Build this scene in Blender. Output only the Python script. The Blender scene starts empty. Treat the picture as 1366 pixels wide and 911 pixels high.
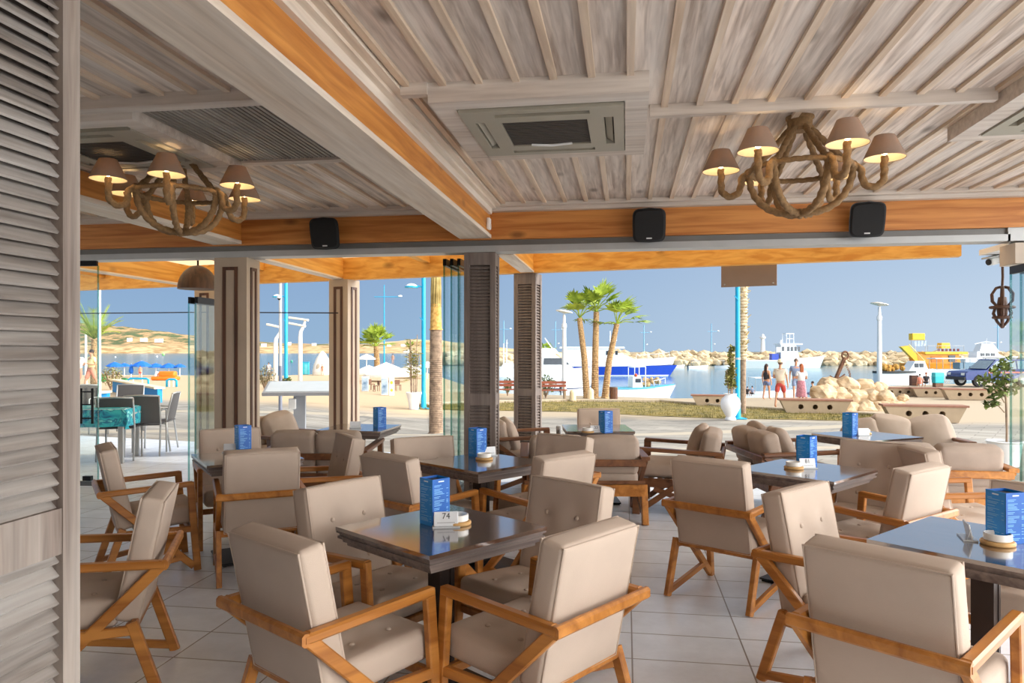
import bpy, bmesh, math, random
from mathutils import Vector, Matrix, Euler, noise as mnoise

# ------------------------------------------------------------------ camera
SC = bpy.context.scene
COL = SC.collection
FPX, HOR, EYE = 980.0, 468.0, 1.5          # focal length in px of the 1366x911 frame, horizon row, eye height
YAW = math.atan(152.0 / 980.0)
SA, CA = math.sin(YAW), math.cos(YAW)
cam_d = bpy.data.cameras.new('camera'); cam = bpy.data.objects.new('camera', cam_d); COL.objects.link(cam)
cam.location = (0, 0, EYE); cam.rotation_euler = (math.pi/2, 0, YAW)
cam_d.sensor_width = 36.0; cam_d.lens = FPX/1366.0*36.0
cam_d.shift_y = (HOR-455.5)/1366.0
cam_d.clip_start = 0.05; cam_d.clip_end = 12000
SC.camera = cam
SC.view_settings.view_transform = 'Standard'; SC.view_settings.look = 'None'
SC.view_settings.exposure = 0.24; SC.view_settings.gamma = 1.0
SC.view_settings.use_curve_mapping = False

def S(r, g, b):
    def f(c):
        c /= 255.0
        return c/12.92 if c <= .04045 else ((c+.055)/1.055)**2.4
    return (f(r), f(g), f(b), 1.0)

# ------------------------------------------------------------------ sky
world = bpy.data.worlds.new('sky'); SC.world = world; world.use_nodes = True
def build_sky():
    nt = world.node_tree; n = nt.nodes; l = nt.links; n.clear()
    out = n.new('ShaderNodeOutputWorld'); bg = n.new('ShaderNodeBackground')
    tc = n.new('ShaderNodeTexCoord'); sx = n.new('ShaderNodeSeparateXYZ'); l.new(tc.outputs['Generated'], sx.inputs[0])
    def mr(src, a, b, c=0, d=1):
        m = n.new('ShaderNodeMapRange'); m.interpolation_type = 'SMOOTHSTEP'
        m.inputs[1].default_value = a; m.inputs[2].default_value = b; m.inputs[3].default_value = c; m.inputs[4].default_value = d
        l.new(src, m.inputs[0]); return m.outputs[0]
    def mix(f, a, b):
        m = n.new('ShaderNodeMix'); m.data_type = 'RGBA'
        l.new(f, m.inputs[0])
        for i, v in ((6, a), (7, b)):
            if isinstance(v, tuple): m.inputs[i].default_value = v
            else: l.new(v, m.inputs[i])
        return m.outputs[2]
    low = mix(mr(sx.outputs[0], -.45, .75), S(139,168,197), S(194,208,223))
    up = mix(mr(sx.outputs[0], -.6, .7), S(125,154,193), S(169,190,213))
    c = mix(mr(sx.outputs[2], .0, .16), low, up)
    c = mix(mr(sx.outputs[2], .16, .75), c, (.62, .66, .72, 1))            # hazy sky overhead
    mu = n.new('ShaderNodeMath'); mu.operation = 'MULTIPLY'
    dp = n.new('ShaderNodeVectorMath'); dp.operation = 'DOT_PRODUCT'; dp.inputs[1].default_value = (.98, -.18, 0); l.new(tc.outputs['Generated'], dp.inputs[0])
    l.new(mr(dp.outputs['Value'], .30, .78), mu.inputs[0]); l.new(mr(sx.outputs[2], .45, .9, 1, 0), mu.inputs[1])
    c = mix(mu.outputs[0], c, (SKYB*1.0, SKYB*1.0, SKYB*1.0, 1))             # bright lobe added to the unseen sky at right to light the room
    l.new(c, bg.inputs[0]); bg.inputs[1].default_value = 1.0
    l.new(bg.outputs[0], out.inputs[0])
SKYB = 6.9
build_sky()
# ------------------------------------------------------------------ sun
sun_d = bpy.data.lights.new('sun', 'SUN'); sun = bpy.data.objects.new('sun', sun_d); COL.objects.link(sun)
sun_d.energy = 1.6; sun_d.angle = math.radians(1.0); sun_d.color = (1.0, .93, .82)
sun.rotation_euler = Vector((.62, .26, .80)).to_track_quat('Z', 'Y').to_euler()
sun.location = (20, 10, 30)

# ------------------------------------------------------------------ placing helpers
def W(lat, d, z=0.0):          # lateral / depth in the camera's heading -> place
    return Vector((lat*CA - d*SA, lat*SA + d*CA, z))
def P(px, py, z):              # the place at height z that the photo shows at a pixel
    d = FPX*(EYE-z)/(py-HOR)
    return W((px-683.0)/FPX*d, d, z)
def PD(px, d, z=0.0):
    return W((px-683.0)/FPX*d, d, z)
def sm(a, b, x):
    t = max(0., min(1., (x-a)/(b-a))); return t*t*(3-2*t)
def gz(x, y):                  # height of the open ground outside
    return -(.15+.47*sm(-13, -4, x))*sm(10.5, 20, y)
def G(px, py):                 # point of the ground seen at a pixel
    d = 8.0
    for _ in range(60):
        p = PD(px, d); d = .5*d+.5*FPX*(EYE-gz(p.x, p.y))/(py-HOR)
    p = PD(px, d); p.z = gz(p.x, p.y); return p
WATER = -1.5
def Wt(px, py): return P(px, py, WATER)
def yawv(dl, dd):              # world z-rotation that turns local +Y to a (lateral, depth) heading
    v = W(dl, dd); return math.atan2(-v.x, v.y)
def depth(p): return -p.x*SA + p.y*CA

# ------------------------------------------------------------------ materials
MATS = {}
def _base(name):
    m = bpy.data.materials.new(name); m.use_nodes = True
    nt = m.node_tree; b = nt.nodes['Principled BSDF']
    return m, nt, b
def mat(name, col, rough=.6, var=.12, scale=6., metal=0., bump=0., bscale=None, stretch=(1,1,1), col2=None, spec=None, detail=4., emis=None, emis_s=0.):
    if name in MATS: return MATS[name]
    m, nt, b = _base(name); n, l = nt.nodes, nt.links
    b.inputs['Roughness'].default_value = rough; b.inputs['Metallic'].default_value = metal
    if spec is not None: b.inputs['Specular IOR Level'].default_value = spec
    tc = n.new('ShaderNodeTexCoord'); mp = n.new('ShaderNodeMapping'); l.new(tc.outputs['Object'], mp.inputs[0])
    mp.inputs['Scale'].default_value = stretch
    nz = n.new('ShaderNodeTexNoise'); nz.inputs['Scale'].default_value = scale; nz.inputs['Detail'].default_value = detail
    l.new(mp.outputs[0], nz.inputs['Vector'])
    r = n.new('ShaderNodeValToRGB'); l.new(nz.outputs['Fac'], r.inputs[0])
    c1 = tuple(c*(1-var) for c in col[:3])+(1,); c2 = col2 if col2 else tuple(min(1, c*(1+var)) for c in col[:3])+(1,)
    r.color_ramp.elements[0].position = .3; r.color_ramp.elements[1].position = .7
    r.color_ramp.elements[0].color = c1; r.color_ramp.elements[1].color = c2
    l.new(r.outputs[0], b.inputs['Base Color'])
    if bump:
        n2 = n.new('ShaderNodeTexNoise'); n2.inputs['Scale'].default_value = bscale or scale*6; n2.inputs['Detail'].default_value = 3
        l.new(mp.outputs[0], n2.inputs['Vector'])
        bp = n.new('ShaderNodeBump'); bp.inputs['Strength'].default_value = bump; bp.inputs['Distance'].default_value = .01
        l.new(n2.outputs['Fac'], bp.inputs['Height']); l.new(bp.outputs[0], b.inputs['Normal'])
    if emis:
        b.inputs['Emission Color'].default_value = emis; b.inputs['Emission Strength'].default_value = emis_s
    MATS[name] = m; return m

def wood(name, dark, light, axis='y', grain=30., rough=.5, board=None, boardaxis='x', knots=0., wash=None, washamt=.5, bump=.15):
    """timber: stretched grain, optional board-to-board tone, knots and a rubbed white wash"""
    if name in MATS: return MATS[name]
    m, nt, b = _base(name); n, l = nt.nodes, nt.links
    b.inputs['Roughness'].default_value = rough
    tc = n.new('ShaderNodeTexCoord'); mp = n.new('ShaderNodeMapping'); l.new(tc.outputs['Object'], mp.inputs[0])
    sc = {'x': (.06, 1, 1), 'y': (1, .06, 1), 'z': (1, 1, .06)}[axis]
    mp.inputs['Scale'].default_value = sc
    vec = mp.outputs[0]; rnd = None
    if board:
        sx = n.new('ShaderNodeSeparateXYZ'); l.new(tc.outputs['Object'], sx.inputs[0])
        dv = n.new('ShaderNodeMath'); dv.operation = 'DIVIDE'; dv.inputs[1].default_value = board
        l.new(sx.outputs['XYZ'.index(boardaxis.upper())], dv.inputs[0])
        fl = n.new('ShaderNodeMath'); fl.operation = 'FLOOR'; l.new(dv.outputs[0], fl.inputs[0])
        wn = n.new('ShaderNodeTexWhiteNoise'); wn.noise_dimensions = '1D'; l.new(fl.outputs[0], wn.inputs['W']); rnd = wn.outputs['Value']
        ad = n.new('ShaderNodeVectorMath'); ad.operation = 'ADD'
        sc2 = n.new('ShaderNodeVectorMath'); sc2.operation = 'SCALE'; sc2.inputs['Scale'].default_value = 7.
        l.new(wn.outputs['Color'], sc2.inputs[0]); l.new(mp.outputs[0], ad.inputs[0]); l.new(sc2.outputs[0], ad.inputs[1]); vec = ad.outputs[0]
    nz = n.new('ShaderNodeTexNoise'); nz.inputs['Scale'].default_value = grain; nz.inputs['Detail'].default_value = 6; nz.inputs['Distortion'].default_value = .6
    l.new(vec, nz.inputs['Vector'])
    r = n.new('ShaderNodeValToRGB'); l.new(nz.outputs['Fac'], r.inputs[0])
    r.color_ramp.elements[0].position = .32; r.color_ramp.elements[1].position = .66
    r.color_ramp.elements[0].color = dark; r.color_ramp.elements[1].color = light
    c = r.outputs[0]
    def mixc(f, a, bcol, mode='MIX'):
        mx = n.new('ShaderNodeMix'); mx.data_type = 'RGBA'; mx.blend_type = mode
        if isinstance(f, float): mx.inputs[0].default_value = f
        else: l.new(f, mx.inputs[0])
        l.new(a, mx.inputs[6])
        if isinstance(bcol, tuple): mx.inputs[7].default_value = bcol
        else: l.new(bcol, mx.inputs[7])
        return mx.outputs[2]
    if wash:
        n3 = n.new('ShaderNodeTexNoise'); n3.inputs['Scale'].default_value = grain*.18; n3.inputs['Detail'].default_value = 5; n3.inputs['Roughness'].default_value = .7
        l.new(vec, n3.inputs['Vector'])
        r3 = n.new('ShaderNodeMapRange'); r3.inputs[1].default_value = .35; r3.inputs[2].default_value = .68; r3.inputs[4].default_value = washamt
        l.new(n3.outputs['Fac'], r3.inputs[0]); c = mixc(r3.outputs[0], c, wash)
    if knots:
        mk = n.new('ShaderNodeMapping'); mk.inputs['Scale'].default_value = {'x': (.45,1,1), 'y': (1,.45,1), 'z': (1,1,.45)}[axis]
        l.new(tc.outputs['Object'], mk.inputs[0])
        vo = n.new('ShaderNodeTexVoronoi'); vo.inputs['Scale'].default_value = knots; l.new(mk.outputs[0], vo.inputs['Vector'])
        rk = n.new('ShaderNodeMapRange'); rk.inputs[1].default_value = .05; rk.inputs[2].default_value = .16; rk.inputs[3].default_value = .75; rk.inputs[4].default_value = 0.
        l.new(vo.outputs['Distance'], rk.inputs[0])
        c = mixc(rk.outputs[0], c, tuple(x*.35 for x in dark[:3])+(1,))
    if rnd is not None:
        rr = n.new('ShaderNodeMapRange'); rr.inputs[3].default_value = .80; rr.inputs[4].default_value = 1.12; l.new(rnd, rr.inputs[0])
        hv = n.new('ShaderNodeHueSaturation'); l.new(rr.outputs[0], hv.inputs['Value']); l.new(c, hv.inputs['Color']); c = hv.outputs[0]
    l.new(c, b.inputs['Base Color'])
    bp = n.new('ShaderNodeBump'); bp.inputs['Strength'].default_value = bump; bp.inputs['Distance'].default_value = .004
    l.new(nz.outputs['Fac'], bp.inputs['Height']); l.new(bp.outputs[0], b.inputs['Normal'])
    MATS[name] = m; return m

def glassmat(name, tint=(.93,.975,.965,1), refl=.07):
    if name in MATS: return MATS[name]
    m = bpy.data.materials.new(name); m.use_nodes = True; n, l = m.node_tree.nodes, m.node_tree.links; n.clear()
    o = n.new('ShaderNodeOutputMaterial'); mx = n.new('ShaderNodeMixShader'); tr = n.new('ShaderNodeBsdfTransparent'); gl = n.new('ShaderNodeBsdfGlossy')
    tr.inputs[0].default_value = tint; gl.inputs['Roughness'].default_value = .02
    lw = n.new('ShaderNodeLayerWeight'); lw.inputs[0].default_value = .25
    mr = n.new('ShaderNodeMapRange'); mr.inputs[3].default_value = refl*.5; mr.inputs[4].default_value = refl*4
    l.new(lw.outputs['Facing'], mr.inputs[0]); l.new(mr.outputs[0], mx.inputs[0])
    l.new(tr.outputs[0], mx.inputs[1]); l.new(gl.outputs[0], mx.inputs[2]); l.new(mx.outputs[0], o.inputs[0])
    MATS[name] = m; return m

def shademat(name, col, trans, mixf=.5):
    if name in MATS: return MATS[name]
    m = bpy.data.materials.new(name); m.use_nodes = True; n, l = m.node_tree.nodes, m.node_tree.links; n.clear()
    o = n.new('ShaderNodeOutputMaterial'); mx = n.new('ShaderNodeMixShader'); d = n.new('ShaderNodeBsdfDiffuse'); t = n.new('ShaderNodeBsdfTranslucent')
    tc = n.new('ShaderNodeTexCoord'); nz = n.new('ShaderNodeTexNoise'); nz.inputs['Scale'].default_value = 60; l.new(tc.outputs['Object'], nz.inputs['Vector'])
    rp = n.new('ShaderNodeValToRGB'); l.new(nz.outputs['Fac'], rp.inputs[0])
    rp.color_ramp.elements[0].color = tuple(c*.9 for c in col[:3])+(1,); rp.color_ramp.elements[1].color = col
    l.new(rp.outputs[0], d.inputs[0])
    t.inputs[0].default_value = trans; mx.inputs[0].default_value = mixf
    l.new(d.outputs[0], mx.inputs[1]); l.new(t.outputs[0], mx.inputs[2]); l.new(mx.outputs[0], o.inputs[0])
    MATS[name] = m; return m

# ------------------------------------------------------------------ mesh builder
class MB:
    def __init__(s): s.v = []; s.f = []
    def add(s, vs, fs):
        o = len(s.v); s.v += [Vector(v) for v in vs]; s.f += [tuple(i+o for i in f) for f in fs]; return s
    def box(s, c, size, rot=None, M=None):
        x, y, z = (q/2 for q in size)
        vs = [Vector(p) for p in ((-x,-y,-z),(x,-y,-z),(x,y,-z),(-x,y,-z),(-x,-y,z),(x,-y,z),(x,y,z),(-x,y,z))]
        R = Euler(rot).to_matrix() if rot else None
        vs = [(R @ v if R else v)+Vector(c) for v in vs]
        if M: vs = [M @ v for v in vs]
        return s.add(vs, [(3,2,1,0),(4,5,6,7),(0,1,5,4),(1,2,6,5),(2,3,7,6),(3,0,4,7)])
    def bb(s, x0, x1, y0, y1, z0, z1): return s.box(((x0+x1)/2,(y0+y1)/2,(z0+z1)/2), (x1-x0,y1-y0,z1-z0))
    def bar(s, a, b, w, h, side=(1,0,0), ch=.2, ext=0.):
        """rectangular bar with chamfered edges; w along 'side', h across it"""
        a, b = Vector(a), Vector(b); t = (b-a).normalized(); a = a-t*ext; b = b+t*ext
        u = Vector(side); u = (u-t*u.dot(t)).normalized(); v = t.cross(u)
        c = min(w, h)*ch; x, y = w/2, h/2
        sec = [(x,-y+c),(x,y-c),(x-c,y),(-x+c,y),(-x,y-c),(-x,-y+c),(-x+c,-y),(x-c,-y)]
        vs = [a+u*p+v*q for p, q in sec]+[b+u*p+v*q for p, q in sec]
        fs = [(i,(i+1)%8,8+(i+1)%8,8+i) for i in range(8)]+[tuple(range(7,-1,-1)), tuple(range(8,16))]
        return s.add(vs, fs)
    def tube(s, pts, r, seg=8, twist=0., lobes=0, cap=True, closed=False):
        pts = [Vector(p) for p in pts]; n = len(pts)
        rs = r if isinstance(r, (list, tuple)) else [r]*n
        up = None; L = 0.; o = len(s.v); vs = []; fs = []
        for i, p in enumerate(pts):
            if closed: t = (pts[(i+1)%n]-pts[i-1]).normalized()
            else: t = (pts[min(i+1,n-1)]-pts[max(i-1,0)]).normalized()
            if up is None:
                up = Vector((0,0,1)) if abs(t.z) < .9 else Vector((1,0,0))
            u = (up-t*up.dot(t)).normalized(); w = t.cross(u); up = u
            if i: L += (p-pts[i-1]).length
            for k in range(seg):
                a = 2*math.pi*k/seg
                rr = rs[i]*(1+(.16*math.cos(lobes*(a)-twist*L) if lobes else 0))
                vs.append(p+(u*math.cos(a)+w*math.sin(a))*rr)
        m = n if closed else n-1
        for i in range(m):
            j = (i+1) % n
            for k in range(seg):
                k2 = (k+1) % seg
                fs.append((i*seg+k, i*seg+k2, j*seg+k2, j*seg+k))
        if cap and not closed:
            fs.append(tuple(range(seg-1,-1,-1))); fs.append(tuple((n-1)*seg+k for k in range(seg)))
        return s.add(vs, fs)
    def rope(s, pts, r, closed=False, step=.007, twist=105.):
        pts = [Vector(p) for p in pts]; n = len(pts); out = []
        for i in range(n if closed else n-1):
            g = (lambda k: pts[k % n]) if closed else (lambda k: pts[max(0, min(n-1, k))])
            p0, p1, p2, p3 = g(i-1), g(i), g(i+1), g(i+2); m_ = max(1, int((p2-p1).length/step))
            for k in range(m_):
                t = k/m_; out.append(.5*((2*p1)+(p2-p0)*t+(2*p0-5*p1+4*p2-p3)*t*t+(3*p1-p0-3*p2+p3)*t**3))
        if not closed: out.append(pts[-1])
        return s.tube(out, r, 10, twist=twist, lobes=3, closed=closed)
    def lathe(s, prof, c=(0,0,0), seg=20, M=None, cap=True):
        vs = []; fs = []; n = len(prof)
        for r, z in prof:
            for k in range(seg):
                a = 2*math.pi*k/seg; vs.append(Vector((r*math.cos(a), r*math.sin(a), z)))
        for i in range(n-1):
            for k in range(seg):
                k2 = (k+1) % seg; fs.append((i*seg+k, i*seg+k2, (i+1)*seg+k2, (i+1)*seg+k))
        if cap:
            fs.append(tuple(range(seg-1,-1,-1))); fs.append(tuple((n-1)*seg+k for k in range(seg)))
        if M: vs = [M @ v for v in vs]
        return s.add([v+Vector(c) for v in vs], fs)
    def prism(s, poly, a, b):
        """poly: 2D -> callable or plane; a,b: two lists of 3D points"""
        n = len(a); return s.add(list(a)+list(b), [tuple(range(n-1,-1,-1)), tuple(range(n,2*n))]+[(i,(i+1)%n,n+(i+1)%n,n+i) for i in range(n)])
    def extr(s, poly, z0, z1): return s.prism(None, [(x,y,z0) for x,y in poly], [(x,y,z1) for x,y in poly])
    def extrx(s, poly, x0, x1): return s.prism(None, [(x0,y,z) for y,z in poly], [(x1,y,z) for y,z in poly])
    def extry(s, poly, y0, y1): return s.prism(None, [(x,y0,z) for x,z in poly], [(x,y1,z) for x,z in poly])
    def rbox(s, size, r, n=6, bulge=0., M=None, dim=None):
        """soft rounded block, optional bulging and dimples [(axis-face point, depth, radius)]"""
        hx, hy, hz = (q/2 for q in size); idx = {}; vs = []; fs = []
        def ln(h):
            c = max(h-r, 0); a = [-h, -c-r*.414, -c]; k = max(1, n-4)
            return a+[-c+2*c*i/k for i in range(1, k)]+[c, c+r*.414, h]
        G3 = [ln(h) for h in (hx, hy, hz)]; n = len(G3[0])-1
        def vid(i, j, k):
            if (i,j,k) in idx: return idx[(i,j,k)]
            q = []
            for t, h, gl in ((i,hx,G3[0]),(j,hy,G3[1]),(k,hz,G3[2])):
                q.append((gl[t]/h, h))
            p = Vector([u*h for u, h in q])
            inner = Vector([max(-(h-r), min(h-r, c)) for c, (u, h) in zip(p, q)])
            dd = p-inner
            if dd.length > 1e-9: p = inner+dd.normalized()*r
            if bulge:
                for ax in range(3):
                    o1, o2 = [q[x][0] for x in range(3) if x != ax]
                    if abs(q[ax][0]) > .99: p[ax] += math.copysign(bulge*(1-o1*o1)*(1-o2*o2), q[ax][0])
            if dim:
                for c, nrm, dep, rad in dim:
                    e = (p-Vector(c)).length
                    if e < rad*2.5: p -= Vector(nrm)*dep*math.exp(-(e/rad)**2)
            idx[(i,j,k)] = len(vs); vs.append(p); return idx[(i,j,k)]
        for a in range(n):
            for b in range(n):
                fs.append((vid(0,a,b),vid(0,a,b+1),vid(0,a+1,b+1),vid(0,a+1,b)))
                fs.append((vid(n,a,b),vid(n,a+1,b),vid(n,a+1,b+1),vid(n,a,b+1)))
                fs.append((vid(a,0,b),vid(a+1,0,b),vid(a+1,0,b+1),vid(a,0,b+1)))
                fs.append((vid(a,n,b),vid(a,n,b+1),vid(a+1,n,b+1),vid(a+1,n,b)))
                fs.append((vid(a,b,0),vid(a,b+1,0),vid(a+1,b+1,0),vid(a+1,b,0)))
                fs.append((vid(a,b,n),vid(a+1,b,n),vid(a+1,b+1,n),vid(a,b+1,n)))
        if M: vs = [M @ v for v in vs]
        return s.add(vs, fs)
    def ball(s, c, r, seg=12, rings=8, sc=(1,1,1)):
        vs = []; fs = []
        for i in range(1, rings):
            t = math.pi*i/rings
            for k in range(seg):
                a = 2*math.pi*k/seg; vs.append(Vector((math.sin(t)*math.cos(a)*sc[0], math.sin(t)*math.sin(a)*sc[1], math.cos(t)*sc[2]))*r+Vector(c))
        o = len(vs); vs += [Vector(c)+Vector((0,0,r*sc[2])), Vector(c)-Vector((0,0,r*sc[2]))]
        for i in range(rings-2):
            for k in range(seg):
                k2 = (k+1) % seg; fs.append((i*seg+k,(i+1)*seg+k,(i+1)*seg+k2,i*seg+k2))
        for k in range(seg):
            fs.append((o, k, (k+1)%seg)); fs.append((o+1, (rings-2)*seg+(k+1)%seg, (rings-2)*seg+k))
        return s.add(vs, fs)
    def mesh(s, name, m, smooth=False):
        me = bpy.data.meshes.new(name); me.from_pydata([tuple(v) for v in s.v], [], s.f); me.update()
        if m: me.materials.append(m)
        if smooth: me.shade_smooth() if smooth is True else me.set_sharp_from_angle(angle=smooth)
        if smooth not in (False, True): 
            for p in me.polygons: p.use_smooth = True
        return me
    def build(s, name, m, parent=None, smooth=False, loc=None):
        o = bpy.data.objects.new(name, s.mesh(name, m, smooth)); COL.objects.link(o)
        if parent: o.parent = parent
        if loc: o.location = loc
        return o

def tag(o, label=None, cat=None, group=None, kind=None):
    if label: o['label'] = label
    if cat: o['category'] = cat
    if group: o['group'] = group
    if kind: o['kind'] = kind
    return o
def thing(name, label, cat, loc=(0,0,0), rz=0., group=None):
    o = bpy.data.objects.new(name, None); COL.objects.link(o); o.empty_display_size = .1
    o.location = loc; o.rotation_euler = (0,0,rz); return tag(o, label, cat, group)
def struct(o): o['kind'] = 'structure'; return o
def copy_tree(o, parent=None):
    c = o.copy(); COL.objects.link(c)
    if parent: c.parent = parent
    for ch in [k for k in o.children]: copy_tree(ch, c)
    return c
def relabel(o, loc, rz, label):
    o.location = loc; o.rotation_euler = (0,0,rz); o['label'] = label; return o
R30 = math.radians(30)
# ------------------------------------------------------------------ shared materials
CEILW = wood('whitewashed boards', S(158,136,118), S(236,220,206), 'y', 34, .6, board=.2, wash=S(240,233,225), washamt=.7, knots=3.2)
WASHX = wood('whitewashed trim across', S(176,160,146), S(208,194,180), 'x', 26, .6, wash=S(236,230,222), washamt=.7)
WASHY = wood('whitewashed trim along', S(196,176,154), S(226,208,188), 'y', 26, .6, wash=S(246,240,230), washamt=.8, knots=2.2)
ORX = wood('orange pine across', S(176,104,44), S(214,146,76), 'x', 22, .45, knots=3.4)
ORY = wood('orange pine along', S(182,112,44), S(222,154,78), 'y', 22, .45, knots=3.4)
ORTY = wood('sunlit terrace pine along', S(208,140,52), S(240,184,92), 'y', 18, .5, knots=3.)  # pergola pine, sunlight put into its lighter tone
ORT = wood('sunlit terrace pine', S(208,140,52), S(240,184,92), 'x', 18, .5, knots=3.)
GREYW = wood('grey washed shutter', S(98,84,76), S(144,130,119), 'z', 30, .65, wash=S(190,182,172), washamt=.6)
GREYS = wood('grey washed slats', S(98,88,81), S(146,136,127), 'y', 34, .65, wash=S(190,185,179), washamt=.75)
GREYC = wood('weathered shutter post', S(92,80,74), S(122,108,100), 'z', 30, .7, wash=S(150,140,132), washamt=.4)
ALU = mat('grey aluminium', S(178,180,180), .4, .04, metal=.35)
ALUD = mat('dark aluminium', S(120,120,118), .45, .05, metal=.4)
TANC = mat('taupe plaster', S(178,160,140), .7, .05, 3)
BRNM = wood('brown moulding', S(64,36,22), S(96,60,38), 'z', 24, .5)
BLACK = mat('black plastic', S(28,27,28), .45, .1)
BLACKM = mat('black metal', S(24,22,22), .35, .1, metal=.5)
FAB = mat('taupe fabric', S(190,171,154), .85, .05, 5, bump=.25, bscale=500)
FABD = mat('taupe cushion fabric', S(168,150,135), .9, .07, 7, bump=.3, bscale=300)
OAK = wood('honey oak', S(150,90,32), S(198,132,60), 'y', 16, .35, bump=.08)
TEAK = wood('dark teak', S(92,56,34), S(128,84,52), 'y', 18, .4, bump=.1)
TABW = wood('dark glossy tabletop', S(58,40,34), S(104,80,68), 'y', 14, .16, board=.11, bump=.04)
_b = TABW.node_tree.nodes['Principled BSDF']; _b.inputs['Coat Weight'].default_value = 1.; _b.inputs['Coat IOR'].default_value = 4.4; _b.inputs['Coat Roughness'].default_value = .09
TABE = wood('grey brown table edge', S(84,72,68), S(126,112,104), 'x', 26, .35, bump=.1)
WHITE = mat('white paint', S(236,236,234), .45, .02)
CERAM = mat('white ceramic', S(238,236,230), .2, .02)
ROPE = mat('jute rope', S(142,112,76), .9, .2, 60, bump=.5, bscale=260)
SHADE = shademat('taupe lamp shade', S(158,142,130), S(255,196,130), .05)
LINING = shademat('cream shade lining', S(250,236,206), S(255,236,200), .3)
BULB = mat('lit bulb', S(255,220,170), .4, 0, emis=(1., .72, .4, 1), emis_s=30.)
GLS = glassmat('clear glass')
GLSE = glassmat('glass edge', (.5,.74,.72,1), .15)

# ------------------------------------------------------------------ floor
def floor_mat():
    m, nt, b = _base('stone floor tiles'); n, l = nt.nodes, nt.links
    tc = n.new('ShaderNodeTexCoord'); mp = n.new('ShaderNodeMapping'); mp.inputs['Location'].default_value = (-.03+10*.555, 10*.33, 0)
    l.new(tc.outputs['Object'], mp.inputs[0])
    br = n.new('ShaderNodeTexBrick'); br.offset = 0; br.squash = 1
    br.inputs['Scale'].default_value = 1; br.inputs['Brick Width'].default_value = .555; br.inputs['Row Height'].default_value = .33
    br.inputs['Mortar Size'].default_value = .0045; br.inputs['Mortar Smooth'].default_value = .3; br.inputs['Bias'].default_value = 0
    br.inputs['Color1'].default_value = S(236,242,250); br.inputs['Color2'].default_value = S(228,233,240); br.inputs['Mortar'].default_value = S(140,134,130)
    l.new(mp.outputs[0], br.inputs['Vector'])
    nz = n.new('ShaderNodeTexNoise'); nz.inputs['Scale'].default_value = 3.5; nz.inputs['Detail'].default_value = 8; nz.inputs['Roughness'].default_value = .7
    l.new(tc.outputs['Object'], nz.inputs['Vector'])
    mr = n.new('ShaderNodeMapRange'); mr.inputs[1].default_value = .3; mr.inputs[2].default_value = .7; mr.inputs[3].default_value = .88; mr.inputs[4].default_value = 1.08
    l.new(nz.outputs['Fac'], mr.inputs[0]); hv = n.new('ShaderNodeHueSaturation'); l.new(mr.outputs[0], hv.inputs['Value']); l.new(br.outputs['Color'], hv.inputs['Color'])
    l.new(hv.outputs[0], b.inputs['Base Color']); b.inputs['Roughness'].default_value = .28
    bp = n.new('ShaderNodeBump'); bp.inputs['Strength'].default_value = .5; bp.inputs['Distance'].default_value = .003; bp.invert = True
    l.new(br.outputs['Fac'], bp.inputs['Height']); l.new(bp.outputs[0], b.inputs['Normal'])
    return m
def OY(x): return 9.35-.2*(x+2.34)        # line of the outer terrace beam
ODIR = Vector((1, -.2, 0)).normalized(); ONRM = Vector((.2, 1, 0)).normalized()
m = MB(); m.prism(None, [(-12,-6,-.05),(8,-6,-.05),(8,OY(8)+.9,-.05),(-12,OY(-12)+.9,-.05)], [(-12,-6,0),(8,-6,0),(8,OY(8)+.9,0),(-12,OY(-12)+.9,0)])
struct(m.build('floor', floor_mat()))

# ------------------------------------------------------------------ ceiling
ceil = struct(MB().bb(-9, 4.7, -2.2, 7.4, 2.95, 3.0).build('ceiling', CEILW)); m = MB()
x = -.577-.2*41
while x < 4.6:
    if not (-1.66 < x < -1.3 or -4.33 < x < -3.97): m.bb(x-.019, x+.019, -2.2, 7.1, 2.928, 2.951)
    x += .2
m.build('battens', wood('ceiling battens', S(190,164,138), S(222,200,174), 'y', 26, .6, wash=S(240,228,212), washamt=.5), ceil)
def sbox(name, x0, x1, y0, y1, z0, z1, mt, kids=None): 
    return struct(MB().bb(x0, x1, y0, y1, z0, z1).build(name, mt))
# long beams with whitewashed boards under them
for i, (x0, x1) in enumerate(((-1.63, -1.335), (-4.30, -4.0))):
    b = sbox('ceiling_beam', x0, x1, -2.2, 7.2, 2.655, 2.96, ORY)
    t = MB().bb(x0-.012, x1+.012, -2.2, 7.19, 2.62, 2.656).build('soffit_board', WASHY, b)
    c = MB(); s = x1
    c.bb(s, s+.035, -2.2, 7.1, 2.84, 2.95); c.bb(s+.034, s+.075, -2.2, 7.1, 2.895, 2.95); c.bb(s+.074, s+.125, -2.2, 7.1, 2.915, 2.95)
    c.build('crown_moulding', WASHY, b)
fb = sbox('front_beam', -9, 4.7, 7.2, 7.42, 2.61, 2.88, ORX)
c = MB(); c.bb(-9, 4.7, 7.12, 7.21, 2.875, 2.95); c.bb(-9, 4.7, 7.05, 7.13, 2.91, 2.95); c.build('crown_moulding', WASHX, fb)
tr = sbox('door_track', -9, 3.42, 7.22, 7.42, 2.49, 2.552, ALU)
MB().bb(-9, 3.42, 7.25, 7.42, 2.55, 2.612).build('upper_channel', ALUD, tr)
MB().bb(3.4, 4.7, 7.22, 7.42, 2.49, 2.612).build('end_channel', ALU, tr)
# trims that cross the bays
for i, (x0, x1, y, w) in enumerate(((.14, 2.02, 4.42, .05), (-3.98, -1.64, 3.82, .1), (-2.80, -1.64, 5.08, .09))):
    sbox('trim_%d' % (i+1), x0, x1, y-w/2, y+w/2, 2.88, 2.95, WASHX)
sbox('trim_4', -1.335+.125, -1.06, 3.84, 3.90, 2.885, 2.95, WASHX)
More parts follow.
